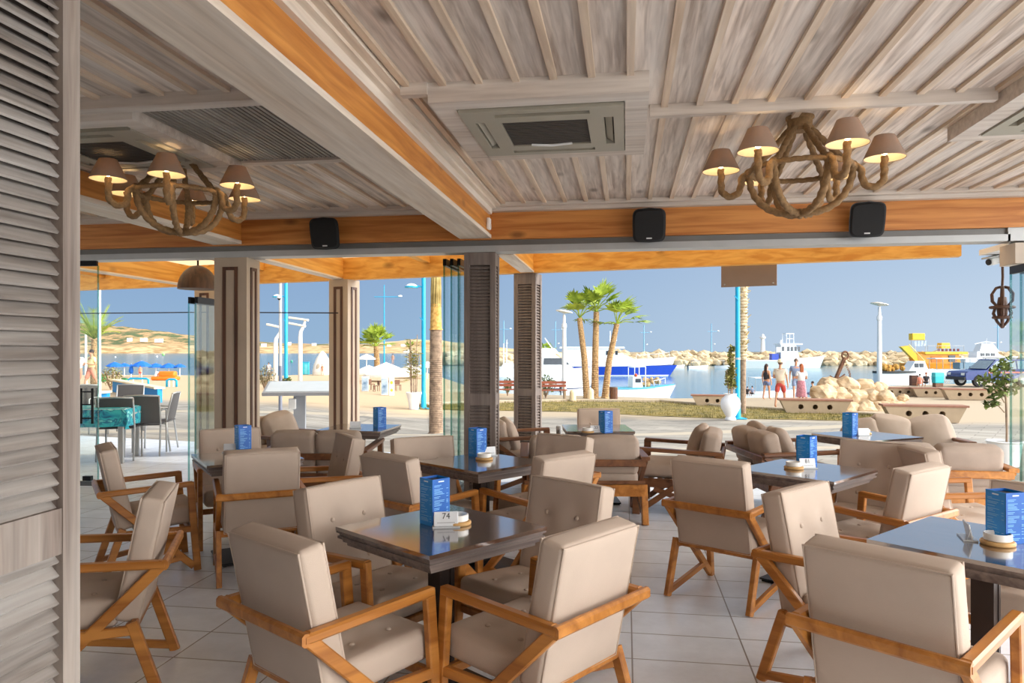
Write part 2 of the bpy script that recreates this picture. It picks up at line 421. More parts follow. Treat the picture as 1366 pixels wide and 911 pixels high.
# louvred service panel in the left bay
m = MB(); x = -2.79
m.bb(-2.82, -1.64, 3.87, 5.04, 2.925, 2.95)
while x < -1.66:
    m.bb(x-.011, x+.011, 3.88, 5.03, 2.895, 2.926); x += .034
struct(m.build('ceiling_louvre_panel', GREYS))

# back wall of the room, behind the camera
struct(MB().bb(-9, 2.6, -2.3, -2.2, 0, 2.95).build('wall_back', mat('beige wall', S(206,188,166), .8, .05)))
# unseen block added over the roof to screen off bright sky; forecourt behind it
struct(MB().bb(-12, 4.7, -2.2, 7.3, 3.0, 7.0).build('upper_sky_block', mat('upper sky block render', S(226,214,196), .8, .05)))
_m = MB(); _m.bb(-40, 26, -40, 9.2, -.08, -.055); _m.bb(-40, -11.9, 9.2, 13.5, -.08, -.055); _m.bb(8, 26, 9.2, 13, -.08, -.055)
struct(_m.build('forecourt', mat('rear forecourt paving', S(222,208,188), .85, .08, 2)))

# ------------------------------------------------------------------ louvred posts
def louvre_face(m, M, w, z0, z1, pitch=.035, tilt=.75, deep=.03, stile=.055, cov=1.0):
    """slats in a frame, in local x (width) / z, facing -y"""
    z = z0+pitch*.25
    while z < z1+pitch*.1:
        yo = .03 if cov > 1.3 else .022
        m.box((0, yo, z), (w-2*stile+.01, .007, pitch*cov), rot=(-tilt, 0, 0), M=M); z += pitch
def louvre_post(name, c, rz, w, d, H, rails, pitch, sides=('f',), mt=GREYC, ms=None):
    m = MB(); st = .055 if w < .4 else .062
    M0 = Matrix.Translation(c) @ Matrix.Rotation(rz, 4, 'Z')
    m.box((0, 0, H/2), (w-.09, d-.09, H), M=M0)
    fr = MB(); sl = MB()
    for sd in sides:
        if sd == 'f': M = M0 @ Matrix.Translation((0, -d/2, 0)); ww = w
        elif sd == 'r': M = M0 @ Matrix.Rotation(math.pi/2, 4, 'Z') @ Matrix.Translation((0, -w/2+.003, 0)); ww = d-.008
        elif sd == 'l': M = M0 @ Matrix.Rotation(-math.pi/2, 4, 'Z') @ Matrix.Translation((0, -w/2+.003, 0)); ww = d-.008
        elif sd == 'b': M = M0 @ Matrix.Rotation(math.pi, 4, 'Z') @ Matrix.Translation((0, -d/2, 0)); ww = w
        for s in (-1, 1): fr.box((s*(ww/2-st/2), .02, H/2+.0), (st, .04, H-.002), M=M)
        zs = [0]+list(rails)+[H]
        for z0, z1 in rails: fr.box((0, .0165, (z0+z1)/2), (ww-2*st+.004, .027, z1-z0-.002), M=M)
        seg = [(rails[i][1], rails[i+1][0]) for i in range(len(rails)-1)]
        for z0, z1 in seg: louvre_face(sl, M, ww, z0, z1, pitch, stile=st, cov=1.62 if w*d > .15 else 1.12)
    o = struct(m.build(name, mat('louvre gap shade', S(66,55,48), .9, .1))); fr.build('frame', mt, o); sl.build('slats', ms or mt, o)  # core coloured dark for the shade seen between slats
    return o
RL = [(0,.12),(.95,1.07),(2.36,2.62)]
louvre_post('louvred_post', (-1.45, 7.36, 0), 0, .32, .26, 2.49, [(0,.12),(.95,1.07),(2.36,2.49)], .034, 'frl')
louvre_post('louvred_post', (-1.235, 9.30, 0), math.atan(-.2), .29, .27, 2.48, [(0,.12),(.93,1.02),(2.34,2.48)], .036, 'frl')
louvre_post('louvred_post', (-1.475, 1.30, 0), 0, .33, .62, 2.62, [(0,.12),(1.02,1.13),(2.46,2.62)], .033, 'rl', GREYW, GREYS)

# ------------------------------------------------------------------ taupe columns with brown inlay
def panel_post(c, rz, w, d, H, side='frlb'):
    m = MB(); M0 = Matrix.Translation(c) @ Matrix.Rotation(rz, 4, 'Z')
    m.box((0, 0, H/2), (w, d, H), M=M0)
    b = MB(); q = MB()
    for a in range(4):
        ww, dd = (w, d) if a % 2 == 0 else (d, w)
        M = M0 @ Matrix.Rotation(a*math.pi/2, 4, 'Z') @ Matrix.Translation((0, -dd/2, 0))
        iw = ww*.46; z0, z1 = .22, H-.1; t = .035
        for s in (-1, 1): b.box((s*(iw/2-t/2), 0, (z0+z1)/2), (t, .024, z1-z0), M=M)
        for z in (z0+t/2, z1-t/2): b.box((0, 0, z), (iw, .022, t), M=M)
    o = struct(m.build('panelled_column', TANC)); b.build('moulding', BRNM, o); return o
panel_post((-4.145, 7.38, 0), 0, .37, .28, 2.49)
panel_post((-3.87, 9.74, 0), math.atan(-.2), .30, .30, 2.48)
panel_post((-6.02, 10.0, 0), math.atan(-.2), .36, .30, 2.44)

# ------------------------------------------------------------------ terrace pergola
def obeam(x0, x1, z0, z1, t, mt, name):
    a = Vector((x0, OY(x0), 0)); b = Vector((x1, OY(x1), 0)); n = ONRM*t
    lo = [a, b, b+n, a+n]
    return struct(MB().prism(None, [p+Vector((0,0,z0)) for p in lo], [p+Vector((0,0,z1)) for p in lo]).build(name, mt))
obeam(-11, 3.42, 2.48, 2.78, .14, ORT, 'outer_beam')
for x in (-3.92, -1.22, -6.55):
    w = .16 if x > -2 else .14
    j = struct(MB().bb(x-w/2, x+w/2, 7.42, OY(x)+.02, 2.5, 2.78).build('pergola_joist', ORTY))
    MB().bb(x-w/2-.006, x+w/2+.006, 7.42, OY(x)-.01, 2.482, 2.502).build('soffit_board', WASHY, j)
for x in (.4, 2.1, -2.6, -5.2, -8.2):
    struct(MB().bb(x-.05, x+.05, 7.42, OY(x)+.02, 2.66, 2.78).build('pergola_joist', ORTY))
CANV = shademat('pergola roofing', S(244,236,220), S(255,240,214), .85)
m = MB(); m.prism(None, [(-11,7.42,2.79),(3.5,7.42,2.79),(3.5,OY(3.5)+.3,2.79),(-11,OY(-11)+.3,2.79)], [(-11,7.42,2.81),(3.5,7.42,2.81),(3.5,OY(3.5)+.3,2.81),(-11,OY(-11)+.3,2.81)])
struct(m.build('pergola_roof', CANV))
# white soffit block at the right end and the header over the glass stack
struct(MB().bb(3.5, 4.7, 7.44, 8.0, 2.455, 2.51).build('trim_5', WHITE))
struct(MB().bb(3.45, 4.7, 7.2, 7.48, 2.285, 2.47).build('trim_6', mat('beige header', S(206,192,176), .6, .04)))

# ------------------------------------------------------------------ folding glass
def glass_panel(name, label, x, y0, y1, z0, z1, group=None, rz=0., handle=False):
    L = y1-y0
    t = thing(name, label, 'glass door', (x, y0, 0), rz, group)
    MB().box((0, L/2, (z0+z1)/2), (.012, L, z1-z0)).build('pane', GLS, t)
    e = MB(); e.box((0, .0, (z0+z1)/2), (.016, .012, z1-z0)); e.box((0, L, (z0+z1)/2), (.016, .012, z1-z0)); e.build('pane_edge', GLSE, t)
    f = MB(); f.box((0, L/2, z1+.03), (.035, L*.96, .07)); f.build('top_rail', BLACKM, t)
    f = MB(); f.box((0, L/2, z0-.012), (.035, L*.96, .05)); f.build('bottom_rail', ALUD, t)
    return t
for i, (x, s) in enumerate(((-1.84, 'left'), (-1.765, 'middle'), (-1.69, 'right'))):
    glass_panel('folding_glass_door', '%s of the three glass door leaves folded beside the central louvred post' % s, x, 7.33, 8.05, .05, 2.38, 'glass leaves folded by the central post')
for i, (x, s) in enumerate(((-4.60, 'right'), (-4.68, 'left'))):
    glass_panel('folding_glass_door', '%s of the two glass door leaves folded left of the inner taupe column' % s, x, 7.33, 7.9, .05, 2.02, 'glass leaves folded by the taupe column')
for i in range(6):
    glass_panel('folding_glass_door', ('nearest the opening', 'second from the opening', 'third from the opening', 'fourth from the opening', 'fifth from the opening', 'farthest from the opening')[i]+' of the glass leaves stacked at the right frame edge', 3.46+.085*i, 6.62, 7.3, .04, 2.2, 'glass leaves stacked at the right')
# glass door at the far left, with a ladder of black pull handles
ga = PD(60, 8.15); gb = PD(131, 8.1)
gv = gb-ga; gl = gv.length; gr = math.atan2(-gv.x, gv.y)
gd = glass_panel('glass_door', 'large clear glass door at left with black pull handles', ga.x, ga.y, ga.y+gl, .05, 2.44, None, gr)
gd['category'] = 'glass door'
M = Matrix.Rotation(0, 4, 'Z')
h = MB(); yy = gl-.09
for s in (-.055, .055): h.tube([(s, yy-.0, .72), (s, yy, 1.08)], .012, 8)
h.bar((-.055, yy, .79), (.055, yy, .79), .012, .012, side=(0,1,0)); h.bar((-.055, yy, 1.03), (.055, yy, 1.03), .012, .012, side=(0,1,0))
h2 = MB(); 
for yo in (-.05, .08): h2.tube([(.04, yy+yo-.03, .70), (.04, yy+yo-.03, 1.09)], .014, 8)
for z in (.76, .91, 1.05): h2.bar((.04, yy-.08, z), (.04, yy+.05, z), .014, .014, side=(1,0,0))
h2.build('pull_handle', BLACKM, gd)
MB().box((.03, gl-.1, .1), (.05, .09, .05)).build('floor_stop', BLACKM, gd)
pf = MB(); pf.box((0, 0, 2.045), (.18, .03, .05)); pf.box((.07, 0, 1.99), (.05, .03, .14))
# cable strung along the terrace
tag(MB().tube([(-10.6, OY(-10.6)-.02, 2.14), (-8.4, 10.4, 2.09), (-6.02, 9.85, 2.06), (-3.9, 9.59, 2.02)], .008, 6).build('cable', BLACKM), 'thin dark cable strung across the left terrace opening', 'cable')

# ------------------------------------------------------------------ ceiling air conditioners
ACM = mat('aged grey plastic', S(168,162,146), .5, .05, 3)
ACD = mat('filter mesh', S(70,64,58), .8, .15, 200)
def wood_surround(n, x0, x1, y0, y1):
    t = .125; m = MB()
    m.bb(x0, x1, y0, y0+t, 2.84, 2.95); m.bb(x0, x1, y1-t, y1, 2.84, 2.95); m.bb(x0, x0+t, y0+t, y1-t, 2.84, 2.95); m.bb(x1-t, x1, y0+t, y1-t, 2.84, 2.95)
    m.bb(x0+t-.01, x1-t+.01, y0+t-.01, y1-t+.01, 2.92, 2.95)
    struct(m.build('ceiling_frame', WASHX))
def air_con(x0, x1, y0, y1, label):
    wood_surround(0, x0, x1, y0, y1)
    cx, cy, w = (x0+x1)/2, (y0+y1)/2, .92
    t = thing('air_conditioner', label, 'air conditioner', (cx, cy, 2.95), 0, 'ceiling cassette air conditioners')
    p = MB(); z0, z1 = -.122, -.04
    gi, vo, vi = .25, .40, .345
    def ring(a, b, za, zb):
        p.bb(-a, a, -a, -b, za, zb); p.bb(-a, a, b, a, za, zb); p.bb(-a, -b, -b, b, za, zb); p.bb(b, a, -b, b, za, zb)
    ring(w/2, vo, z0, z1)
    ring(vi, gi, z0, z1)
    for s in (-1, 1):
        for e in (-1, 1): p.bb(min(s*vi, s*vo), max(s*vi, s*vo), min(e*.27, e*vo), max(e*.27, e*vo), z0, z1); p.bb(min(e*.27, e*vi), max(e*.27, e*vi), min(s*vi, s*vo), max(s*vi, s*vo), z0, z1)
    p.build('panel', ACM, t)
    MB().bb(-vo, vo, -vo, vo, -.06, -.045).build('vent_throat', BLACK, t)
    g = MB(); 
    for k in range(14): g.bb(-gi+.005, gi-.005, -gi+.01+k*(2*gi-.02)/14, -gi+.01+k*(2*gi-.02)/14+.024, -.118, -.108)
    g.bb(-gi, gi, -gi, gi, -.109, -.07)
    gg = g.build('intake_grille', ACD, t)
    MB().tube([(-.13, gi-.03, -.123), (.0, gi-.012, -.127), (.13, gi-.03, -.123)], .008, 6).build('grille_handle', WHITE, gg)
    for a in range(4):
        M = Matrix.Rotation(a*math.pi/2, 4, 'Z')
        MB().box((0, -.372, -.1), (.5, .045, .008), rot=(.5 if a else .3, 0, 0), M=M).build('air_flap', ACM, t)
    return t
air_con(-1.06, .12, 3.86, 5.09, 'grey ceiling air conditioner in a whitewashed frame, nearest the centre of the photo')
air_con(2.04, 3.22, 3.86, 5.09, 'ceiling air conditioner cut off by the right edge of the photo')
air_con(-3.99, -2.82, 3.86, 5.09, 'ceiling air conditioner behind the rope chandelier of the left bay')

# ------------------------------------------------------------------ rope chandeliers
def chandelier(loc, rz, label):
    t = thing('rope_chandelier', label, 'chandelier', loc, rz, 'rope chandeliers')
    m = MB(); m.lathe([(.085,0),(.085,-.012),(.075,-.02),(.072,-.075),(.05,-.09)], seg=24); m.build('ceiling_rose', ROPE, t, .6)
    R, zr, zt = .30, -.33, -.60
    def rp(pts, r, name, par=t): return MB().rope(pts, r).build(name, ROPE, par, True)
    ringp = [(R*math.cos(2*math.pi*k/48), R*math.sin(2*math.pi*k/48), zr) for k in range(48)]
    MB().rope(ringp, .016, True).build('rope_ring', ROPE, t, True)
    for k in range(6):
        a = k*math.pi/3; c, s = math.cos(a), math.sin(a)
        q = lambda r, z: (r*c, r*s, z)
        rp([q(.05,-.06), q(.11,-.13), q(.19,-.22), q(.255,-.29), q(R,zr)], .019, 'suspension_rope')
        pts = []
        for i in range(11):
            u = i/10; pts.append(q(R*math.cos(u*math.pi/2)**.75 if u < 1 else .004, zr+(zt-zr)*math.sin(u*math.pi/2)))
        rp(pts, .021, 'basket_rope')
        nd = MB(); nd.ball(q(R,zr), .032, 10, 8, (1,1,1.1)); nd.build('knot', ROPE, t, True)
        pts = [q(R,zr+.005), q(R+.04,zr-.02)]
        for i in range(9):
            u = math.pi+math.pi*i/8; pts.append(q(R+.11+.06*math.cos(u), zr-.07+.065*math.sin(u)))
        pts += [q(R+.17, zr-.02), q(R+.172, zr+.045)]
        arm = rp(pts, .021, 'arm')
        A = MB(); ca = Vector(q(R+.172, zr+.03))
        A.lathe([(.117,0),(.118,.003),(.057,.136),(.056,.136)], ca, 28, cap=False); sh = A.build('lamp_shade', SHADE, arm, .6)
        MB().lathe([(.1135,.003),(.0545,.133)], ca, 28, cap=False).build('shade_lining', LINING, arm, .6)
        MB().ball(ca+Vector((0,0,.05)), .021, 10, 8, (1,1,1.4)).build('bulb', BULB, arm, True)
    m = MB(); m.ball((0,0,zt), .026, 10, 8, (1,1,1.3)); m.build('end_knot', ROPE, t, True)
    return t
pc = P(1067, 156, 2.95); chandelier(pc, YAW+math.radians(-20), 'rope chandelier with six taupe shades hanging right of the central air conditioner')
pc = P(241, 198, 2.95); chandelier(pc, YAW+math.radians(44), 'rope chandelier with taupe shades hanging in the left bay beside the shutter post')

# ------------------------------------------------------------------ loudspeakers
LOGO = mat('silver logo plate', S(210,210,210), .35, 0)
def speaker(px, label, tilt):
    x = PD(px, 7.3).x
    for _ in range(9): x = PD(px, 7.02*CA-x*SA).x
    t = thing('loudspeaker', label, 'loudspeaker', (x, 7.185, 2.715), 0, 'wall loudspeakers on the front beam')
    M = Matrix.Rotation(math.radians(14), 4, 'X')
    hw, hh = .155, .15
    out = []
    for k in range(24):
        a = 2*math.pi*k/24; c, s = math.cos(a), math.sin(a)
        out.append((hw*math.copysign(abs(c)**.3, c)*(1-.06*(s < 0)*abs(s)), hh*math.copysign(abs(s)**.3, s)+.018*(1-(abs(c)**.6))*(1 if s > 0 else -.4)))
    b = MB(); b.prism(None, [M @ Vector((x*.7, -.045, z*.8-.02)) for x, z in out], [M @ Vector((x, -.15, z)) for x, z in out]); b.build('cabinet', BLACK, t, .6)
    g = MB(); g.prism(None, [M @ Vector((x*.96, -.15, z*.96)) for x, z in out], [M @ Vector((x*.86, -.172, z*.86)) for x, z in out]); g.build('grille', mat('speaker grille', S(20,20,21), .8, .3, 300), t, .6)
    MB().box((0, -.17, -.115), (.05, .006, .012), M=M).build('badge', LOGO, t)
    MB().box((0, -.015, 0), (.06, .06, .1)).build('bracket', BLACKM, t)
speaker(432, 'black loudspeaker on the front beam of the left bay', 0)
speaker(866, 'black loudspeaker on the front beam between central post and chandelier', 0)
speaker(1158, 'black loudspeaker on the front beam, rightmost, below the right chandelier', 0)
t = thing('wall_sensor', 'small white sensor box on the orange beam above the central post', 'sensor', (-1.335, 7.02, 2.735))
MB().rbox((.035, .09, .11), .01, 4, M=Matrix.Translation((.018,0,0))).build('housing', WHITE, t, True)
MB().box((.037, 0, -.02), (.004, .05, .04)).build('lens', mat('sensor lens', S(215,212,205), .3, 0), t)

# hanging grey panel
sl = PD(962, 8.75, 0); sr = PD(1036, 8.5, 0)
v = sr-sl; t = thing('blank_sign', 'flat grey blank panel hanging under the terrace beam', 'sign', ((sl.x+sr.x)/2, (sl.y+sr.y)/2-.02, 2.40), math.atan2(v.y, v.x))
MB().box((0, 0, 0), (v.length, .035, .29)).build('board', mat('grey board', S(140,124,112), .6, .05), t)
for x in (-1, 1):
    for z in (-1, 1): MB().ball((x*(v.length/2-.04), -.018, z*.115), .009, 8, 6).build('screw', ALU, t)
for x in (-.2, .2): MB().box((x, 0, .19), (.03, .02, .1)).build('hanger', ALUD, t)
# small white junction box under the beam
tag(MB().rbox((.14,.06,.05), .012, 4, M=Matrix.Translation(PD(1018, 8.55, 2.56)) @ Matrix.Rotation(-.2,4,'Z')).build('junction_box', WHITE, None, True), 'small white junction box on terrace beam above the hanging panel', 'box')
# brown dome pendant behind the left glass
dp = PD(264, 9.3, 0)
t = thing('dome_pendant', 'brown dome pendant lamp behind the left glass doors', 'lamp', (dp.x, dp.y, 2.28))
DOME = wood('brown slatted dome', S(48,30,22), S(84,56,40), 'z', 20, .5)
m = MB(); m.lathe([(.24*math.cos(a), .30*math.sin(a)) for a in [i*math.pi/2/8 for i in range(8)]]+[(.02,.30)], seg=32); m.build('shade', DOME, t, .6)
MB().tube([(0,0,.29),(0,0,.5)], .012, 8).build('stem', BLACKM, t)
# security camera
cp = PD(1330, 7.3, 2.40)
t = thing('security_camera', 'white bullet security camera under the soffit at right', 'camera', cp, yawv(-1, -.25))
M = Matrix.Translation((0,0,0)) @ Matrix.Rotation(-.22, 4, 'X')
MB().rbox((.075,.2,.075), .02, 5, M=M).build('body', WHITE, t, True)
MB().rbox((.095,.24,.018), .008, 4, M=M @ Matrix.Translation((0,.02,.045))).build('hood', ALU, t, True)
MB().lathe([(.03,0),(.03,.012),(.02,.014)], seg=16, M=M @ Matrix.Translation((0,.1,0)) @ Matrix.Rotation(-math.pi/2,4,'X')).build('lens', BLACK, t)
MB().tube([(0,-.08,.0),(0,-.16,.03),(0,-.24,.09)], .014, 8).build('mount', ALUD, t, True)
# rope wall lantern near the right glass
RUST = mat('brown wrought iron', S(86,56,40), .6, .2, 20)
lp = PD(1337, 7.25, 1.93)
t = thing('hanging_lantern', 'brown curled iron lantern hanging beside the right glass stack', 'lantern', lp, YAW)
m = MB()
for a in range(6):
    c, s = math.cos(a*math.pi/3), math.sin(a*math.pi/3)
    m.tube([(.02*c,.02*s,.2),(.06*c,.06*s,.19),(.10*c,.10*s,.13),(.095*c,.095*s,.06),(.06*c,.06*s,.02),(.085*c,.085*s,-.06),(.05*c,.05*s,-.14),(.0,.0,-.2)], .013, 8)
m.build('scroll_cage', RUST, t, True)
m = MB()
for r, z in ((.1,.0),(.075,-.1)): m.tube([(r*math.cos(k*math.pi/12), r*math.sin(k*math.pi/12), z) for k in range(24)], .014, 8, closed=True)
m.build('band', RUST, t, True)
MB().lathe([(.04,-.1),(.05,0),(.035,.1)], seg=12).build('candle_cup', RUST, t, True)
MB().tube([(0,0,.2),(.005,0,.3),(0,0,.53)], .012, 8).build('chain', RUST, t)
# ------------------------------------------------------------------ armchairs
def make_armchair():
    t = thing('armchair', 'x', 'armchair')
    hw = .262                                   # centre line of the side frames
    th, wd = .034, .046
    A, F = (-.315, .572), (.215, .592)
    FT, RT = (.262, .0), (-.305, .0)
    for s in (-1, 1):
        X = s*hw; q = lambda p: (X, p[0], p[1])
        m = MB(); m.bar(q(A), q(F), .044, .036, ch=.22, ext=.012); m.build('armrest', OAK, t)
        m = MB(); m.bar(q((F[0], F[1]+.012)), q(FT), th, wd, ch=.15); m.build('front_leg', OAK, t)
        m = MB(); m.bar(q(A), q((FT[0]-.03, FT[1]+.035)), th*.92, wd, ch=.15, ext=.008); m.build('diagonal_brace', OAK, t)
        m = MB(); m.bar(q((-.195, .335)), q(RT), th, wd, ch=.15); m.build('rear_leg', OAK, t)
        m = MB(); m.bar(q((RT[0]+.02, .028)), q((.17, .10)), th*.9, .036, ch=.15); m.build('lower_rail', OAK, t)
        m = MB(); m.bar(q((-.215, .300)), q((.23, .285)), th*.9, .04, ch=.15); m.build('seat_rail', OAK, t)
    m = MB(); m.bar((-hw-.02, A[0]-.012, A[1]), (hw+.02, A[0]-.012, A[1]), .03, .044, side=(0,1,0), ch=.3); m.build('back_bar', OAK, t)
    m = MB(); m.bar((-hw, -.205, .318), (hw, -.205, .318), .03, .042, side=(0,1,0), ch=.2); m.build('rear_rail', OAK, t)
    m = MB(); m.bar((-hw, .225, .282), (hw, .225, .282), .028, .04, side=(0,1,0), ch=.2); m.build('front_rail', OAK, t)
    # seat
    sx, sy, sz = .462, .40, .125
    bt = [((u*.105, v*.085, sz/2), (0,0,1), .016, .05) for u in (-1,1) for v in (-1,1)]
    Ms = Matrix.Translation((0, .068, .372)) @ Matrix.Rotation(math.radians(3), 4, 'X')
    m = MB(); m.rbox((sx, sy, sz), .028, 18, .008, Ms, bt); seat = m.build('seat', FAB, t, True)
    for c, n_, d_, r_ in bt:
        b = MB(); b.ball((0,0,0), .012, 10, 6, (1,1,.55)); b.v = [Ms @ (v+Vector(c)+Vector((0,0,-.008))) for v in b.v]; b.build('button', FAB, seat, True)
    # back
    bx, by, bz = .47, .105, .54
    bt = [((u*.098, by/2, v), (0,1,0), .014, .05) for u in (-1,1) for v in (.10, -.10)]
    Mb = Matrix.Translation((0, -.222, .588)) @ Matrix.Rotation(math.radians(11.5), 4, 'X')
    m = MB(); m.rbox((bx, by, bz), .02, 20, .006, Mb, bt); bk = m.build('backrest', FAB, t, True)
    pz = MB()
    for yy in (-by/2, by/2): pz.tube([Mb @ Vector((x, yy*.93, z)) for x, z in ((-bx/2+.006,-bz/2+.006),(bx/2-.006,-bz/2+.006),(bx/2-.006,bz/2-.006),(-bx/2+.006,bz/2-.006))], .0045, 6, closed=True)
    pz.build('piping', FAB, bk)
    for c, n_, d_, r_ in bt:
        b = MB(); b.ball((0,0,0), .012, 10, 6, (1,.55,1)); b.v = [Mb @ (v+Vector(c)+Vector((0,-.008,0))) for v in b.v]; b.build('button', FAB, bk, True)
    return t
CH = make_armchair(); CHUSED = [False]
def armchair(lat, d, fl, fd, label):
    """origin from (lateral, depth); facing from a (lateral, depth) heading"""
    o = CH if not CHUSED[0] else copy_tree(CH); CHUSED[0] = True
    relabel(o, W(lat, d), yawv(fl, fd), label); o['group'] = 'taupe armchairs of the indoor tables'
    return o
def chair_edge(pl, pr, face, label, front=False, z=.855, k=None):
    """sitter's left / right upper corners of the backrest as seen; face = heading or None to take it from the corners"""
    def ld(p): d = FPX*(EYE-z)/(p[1]-HOR); return Vector(((p[0]-683)/FPX*d, d))
    a, b = ld(pl), ld(pr); mid = (a+b)/2; v = (b-a).normalized(); f0 = Vector((-v.y, v.x))
    f = Vector(face).normalized() if face else f0
    y0 = -.235 if front else -.335
    o = mid - f*y0 + Vector(k or (0, 0))
    return armchair(o.x, o.y, f.x, f.y, label)

T74 = Vector((-.31, 3.22)); TL = Vector((-1.94, 5.37)); TM = Vector((-.215, 5.13)); T81 = Vector((1.91, 4.78)); TR = Vector((1.913, 2.967))
# table 74
chair_edge((305,703), (388,735), (.66,.75), 'taupe armchair with its back to the camera at the left near side of table 74')
chair_edge((505,634), (406,654), (.80,-.60), 'taupe armchair with buttoned back facing right across table 74, at its far left side', True)
chair_edge((799,650), (716,635), (-.72,-.69), 'taupe armchair facing left towards table 74, at its far right side', True)
chair_edge((759,727), (853,695), (-.74,.67), 'taupe armchair seen from behind at the right near side of table 74')
# left
chair_edge((246,660), (222,643), (-.93,-.30), 'taupe armchair facing left, cut off by the louvred shutter post')
# left table
armchair(-2.52, 5.12, .84, .54, 'taupe armchair seen side on at the left of the dark table by the glass doors')
chair_edge((303,605), (397,599), (-.40,.9), 'taupe armchair seen from behind at the near side of the left rear table')
armchair(-2.22, 5.86, .45, -.89, 'taupe armchair facing the camera behind the left rear table')
chair_edge((474,585), (447,578), (-.88,-.47), 'taupe armchair with buttoned back turned left at the right side of the left rear table', k=(.09, .05))
# middle table
chair_edge((482,605), (534,613), (.68,.74), 'taupe armchair seen from behind at the left near side of the central rear table')
chair_edge((594,581), (535,586), (.42,-.9), 'taupe armchair facing the camera at the far left of the central rear table', True)
chair_edge((736,611), (790,604), (-.66,.75), 'taupe armchair seen from behind at the right near side of the central rear table')
chair_edge((776,589), (724,584), (-.62,-.78), 'taupe armchair facing the camera in shade at the far right of the central rear table', True, k=(.02, .26))
# table 81
chair_edge((905,611), (976,619), (.67,.74), 'taupe armchair seen from behind at the left near side of table 81')
chair_edge((1210,598), (1133,590), (-.66,-.75), 'taupe armchair facing the camera in shade at the far right of table 81', True, k=(.07, .17))
chair_edge((1214,627), (1277,621), (-.58,.81), 'taupe armchair seen from behind at the right near side of table 81')
# right table
chair_edge((1104,644), (1039,656), (.66,-.75), 'taupe armchair with buttoned back facing right at the far left of the right front table', True)
chair_edge((1071,719), (1267,762), (.74,.67), 'large taupe armchair back at the bottom right, nearest the camera')
armchair(TR.x+.59*.765, TR.y+.59*.645, -.765, -.645, 'taupe armchair beyond the right front table, cut off by the right edge')
armchair(2.98, 4.92, .96, -.05, 'taupe armchair turned away to the right behind the right front menu box')

# ------------------------------------------------------------------ tables
def make_table(L):
    t = thing('table', 'x', 'table'); h = L/2
    m = MB(); m.box((0,0,.722), (L, L, .016)); m.build('tabletop', TABW, t)
    m = MB()
    for k, (a, z0, z1) in enumerate(((h-.002,.704,.715),(h-.012,.690,.705),(h-.006,.680,.691),(h-.022,.664,.681),(h-.036,.648,.665))):
        m.bb(-a, a, -a, a, z0, z1)
    m.build('edge_moulding', TABE, t)
    m = MB(); m.box((0,0,.34), (.075,.075,.62)); 
    for s in (-1,1): m.box((s*.03,0,.34), (.022,.082,.60)); 
    m.build('column', mat('dark bronze post', S(48,38,34), .3, .2, metal=.4), t)
    m = MB(); m.box((0,0,.018), (.42,.42,.012)); m.box((0,0,.03), (.16,.16,.02)); m.box((0,0,.006), (.4,.4,.012)); m.build('base_plate', BLACKM, t)
    return t
TB = [None]
def table(c, ang, label, sc=1.0):
    o = make_table(.655) if TB[0] is None else copy_tree(TB[0]); TB[0] = TB[0] or o
    relabel(o, W(c.x, c.y), YAW+ang, label); o['group'] = 'dark square pedestal tables'; return o
table(T74, math.radians(45), 'dark square table carrying the number 74')
table(TL, math.radians(-58+90), 'dark square table at left between armchairs, in front of the taupe column')
table(TM, math.radians(45), 'dark square table in the middle by the louvred posts')
table(T81, math.radians(43), 'dark square table carrying the number 81')
table(TR, math.radians(40), 'dark square table at the right front, cut off by the edge of the photo')
OT1 = Vector((-1.53, 7.40)); OT2 = Vector((.85, 7.35)); OT3 = Vector((3.24, 6.72))
table(OT1, math.radians(-9), 'dark square table outside the glass line in front of the taupe terrace column')
table(OT2, math.radians(0), 'dark square table on the terrace behind the central sofa')
table(OT3, math.radians(24), 'dark square table on the terrace behind table 81 at right')

# ------------------------------------------------------------------ things on the tables
BLU = mat('blue menu card', S(6,92,178), .45, .12, 12)
BLUL = mat('light blue menu card', S(20,140,220), .45, .1, 12)
PRN = mat('pale blue print', S(130,190,232), .5, .1)
PRH = mat('white print', S(225,238,246), .5, 0)
def make_menu():
    t = thing('menu_box', 'x', 'menu'); h, w, g = .205, .095, .002
    for i in range(4):
        M = Matrix.Rotation(i*math.pi/2, 4, 'Z')
        pn = MB().box((0, -w/2+g/2, h/2), (w, g, h), M=M).build('panel', BLU if i % 2 == 0 else BLUL, t)
        random.seed(40+i); m = MB(); z = h-.028
        while z > .016:
            ww = random.uniform(.02, .06); x0 = -w/2+.01
            m.box((x0+ww/2, -w/2-.0004, z), (ww, .0012, .0022), M=M)
            if random.random() < .5: m.box((w/2-.014, -w/2-.0004, z), (.01, .0012, .0022), M=M)
            z -= random.choice((.0058, .0058, .0105))
        m.build('print', PRN, pn)
        m = MB(); m.box((0, -w/2-.0004, h-.012), (.03, .0012, .005), M=M); m.build('heading', PRH, pn)
    MB().box((0,0,h*.55), (w-.008, w-.008, h*.8)).build('hollow_shade', BLACK, t)  # black filler block, stands for the shade in the hollow box
    return t
MN = [None]
def menu(p, rz, label):
    o = make_menu() if MN[0] is None else copy_tree(MN[0]); MN[0] = MN[0] or o
    relabel(o, p, YAW+math.radians(rz), label); o['group'] = 'blue menu boxes on the tables'
TT = .7305
def onT(px, py): return P(px, py, TT)
menu(onT(580,698), 42, 'blue menu box standing on table 74')
menu(onT(324,603), 40, 'blue menu box standing on the left rear table')
menu(onT(637,608), 42, 'blue menu box standing on the central rear table')
menu(onT(1076,622), 40, 'blue menu box standing on table 81')
menu(onT(1341,722), 12, 'largest blue menu box, on the right front table')
menu(onT(506.5,570.5), 40, 'blue menu box on the terrace table before the taupe column')
menu(onT(808,577), 30, 'blue menu box on the terrace table behind the central sofa')
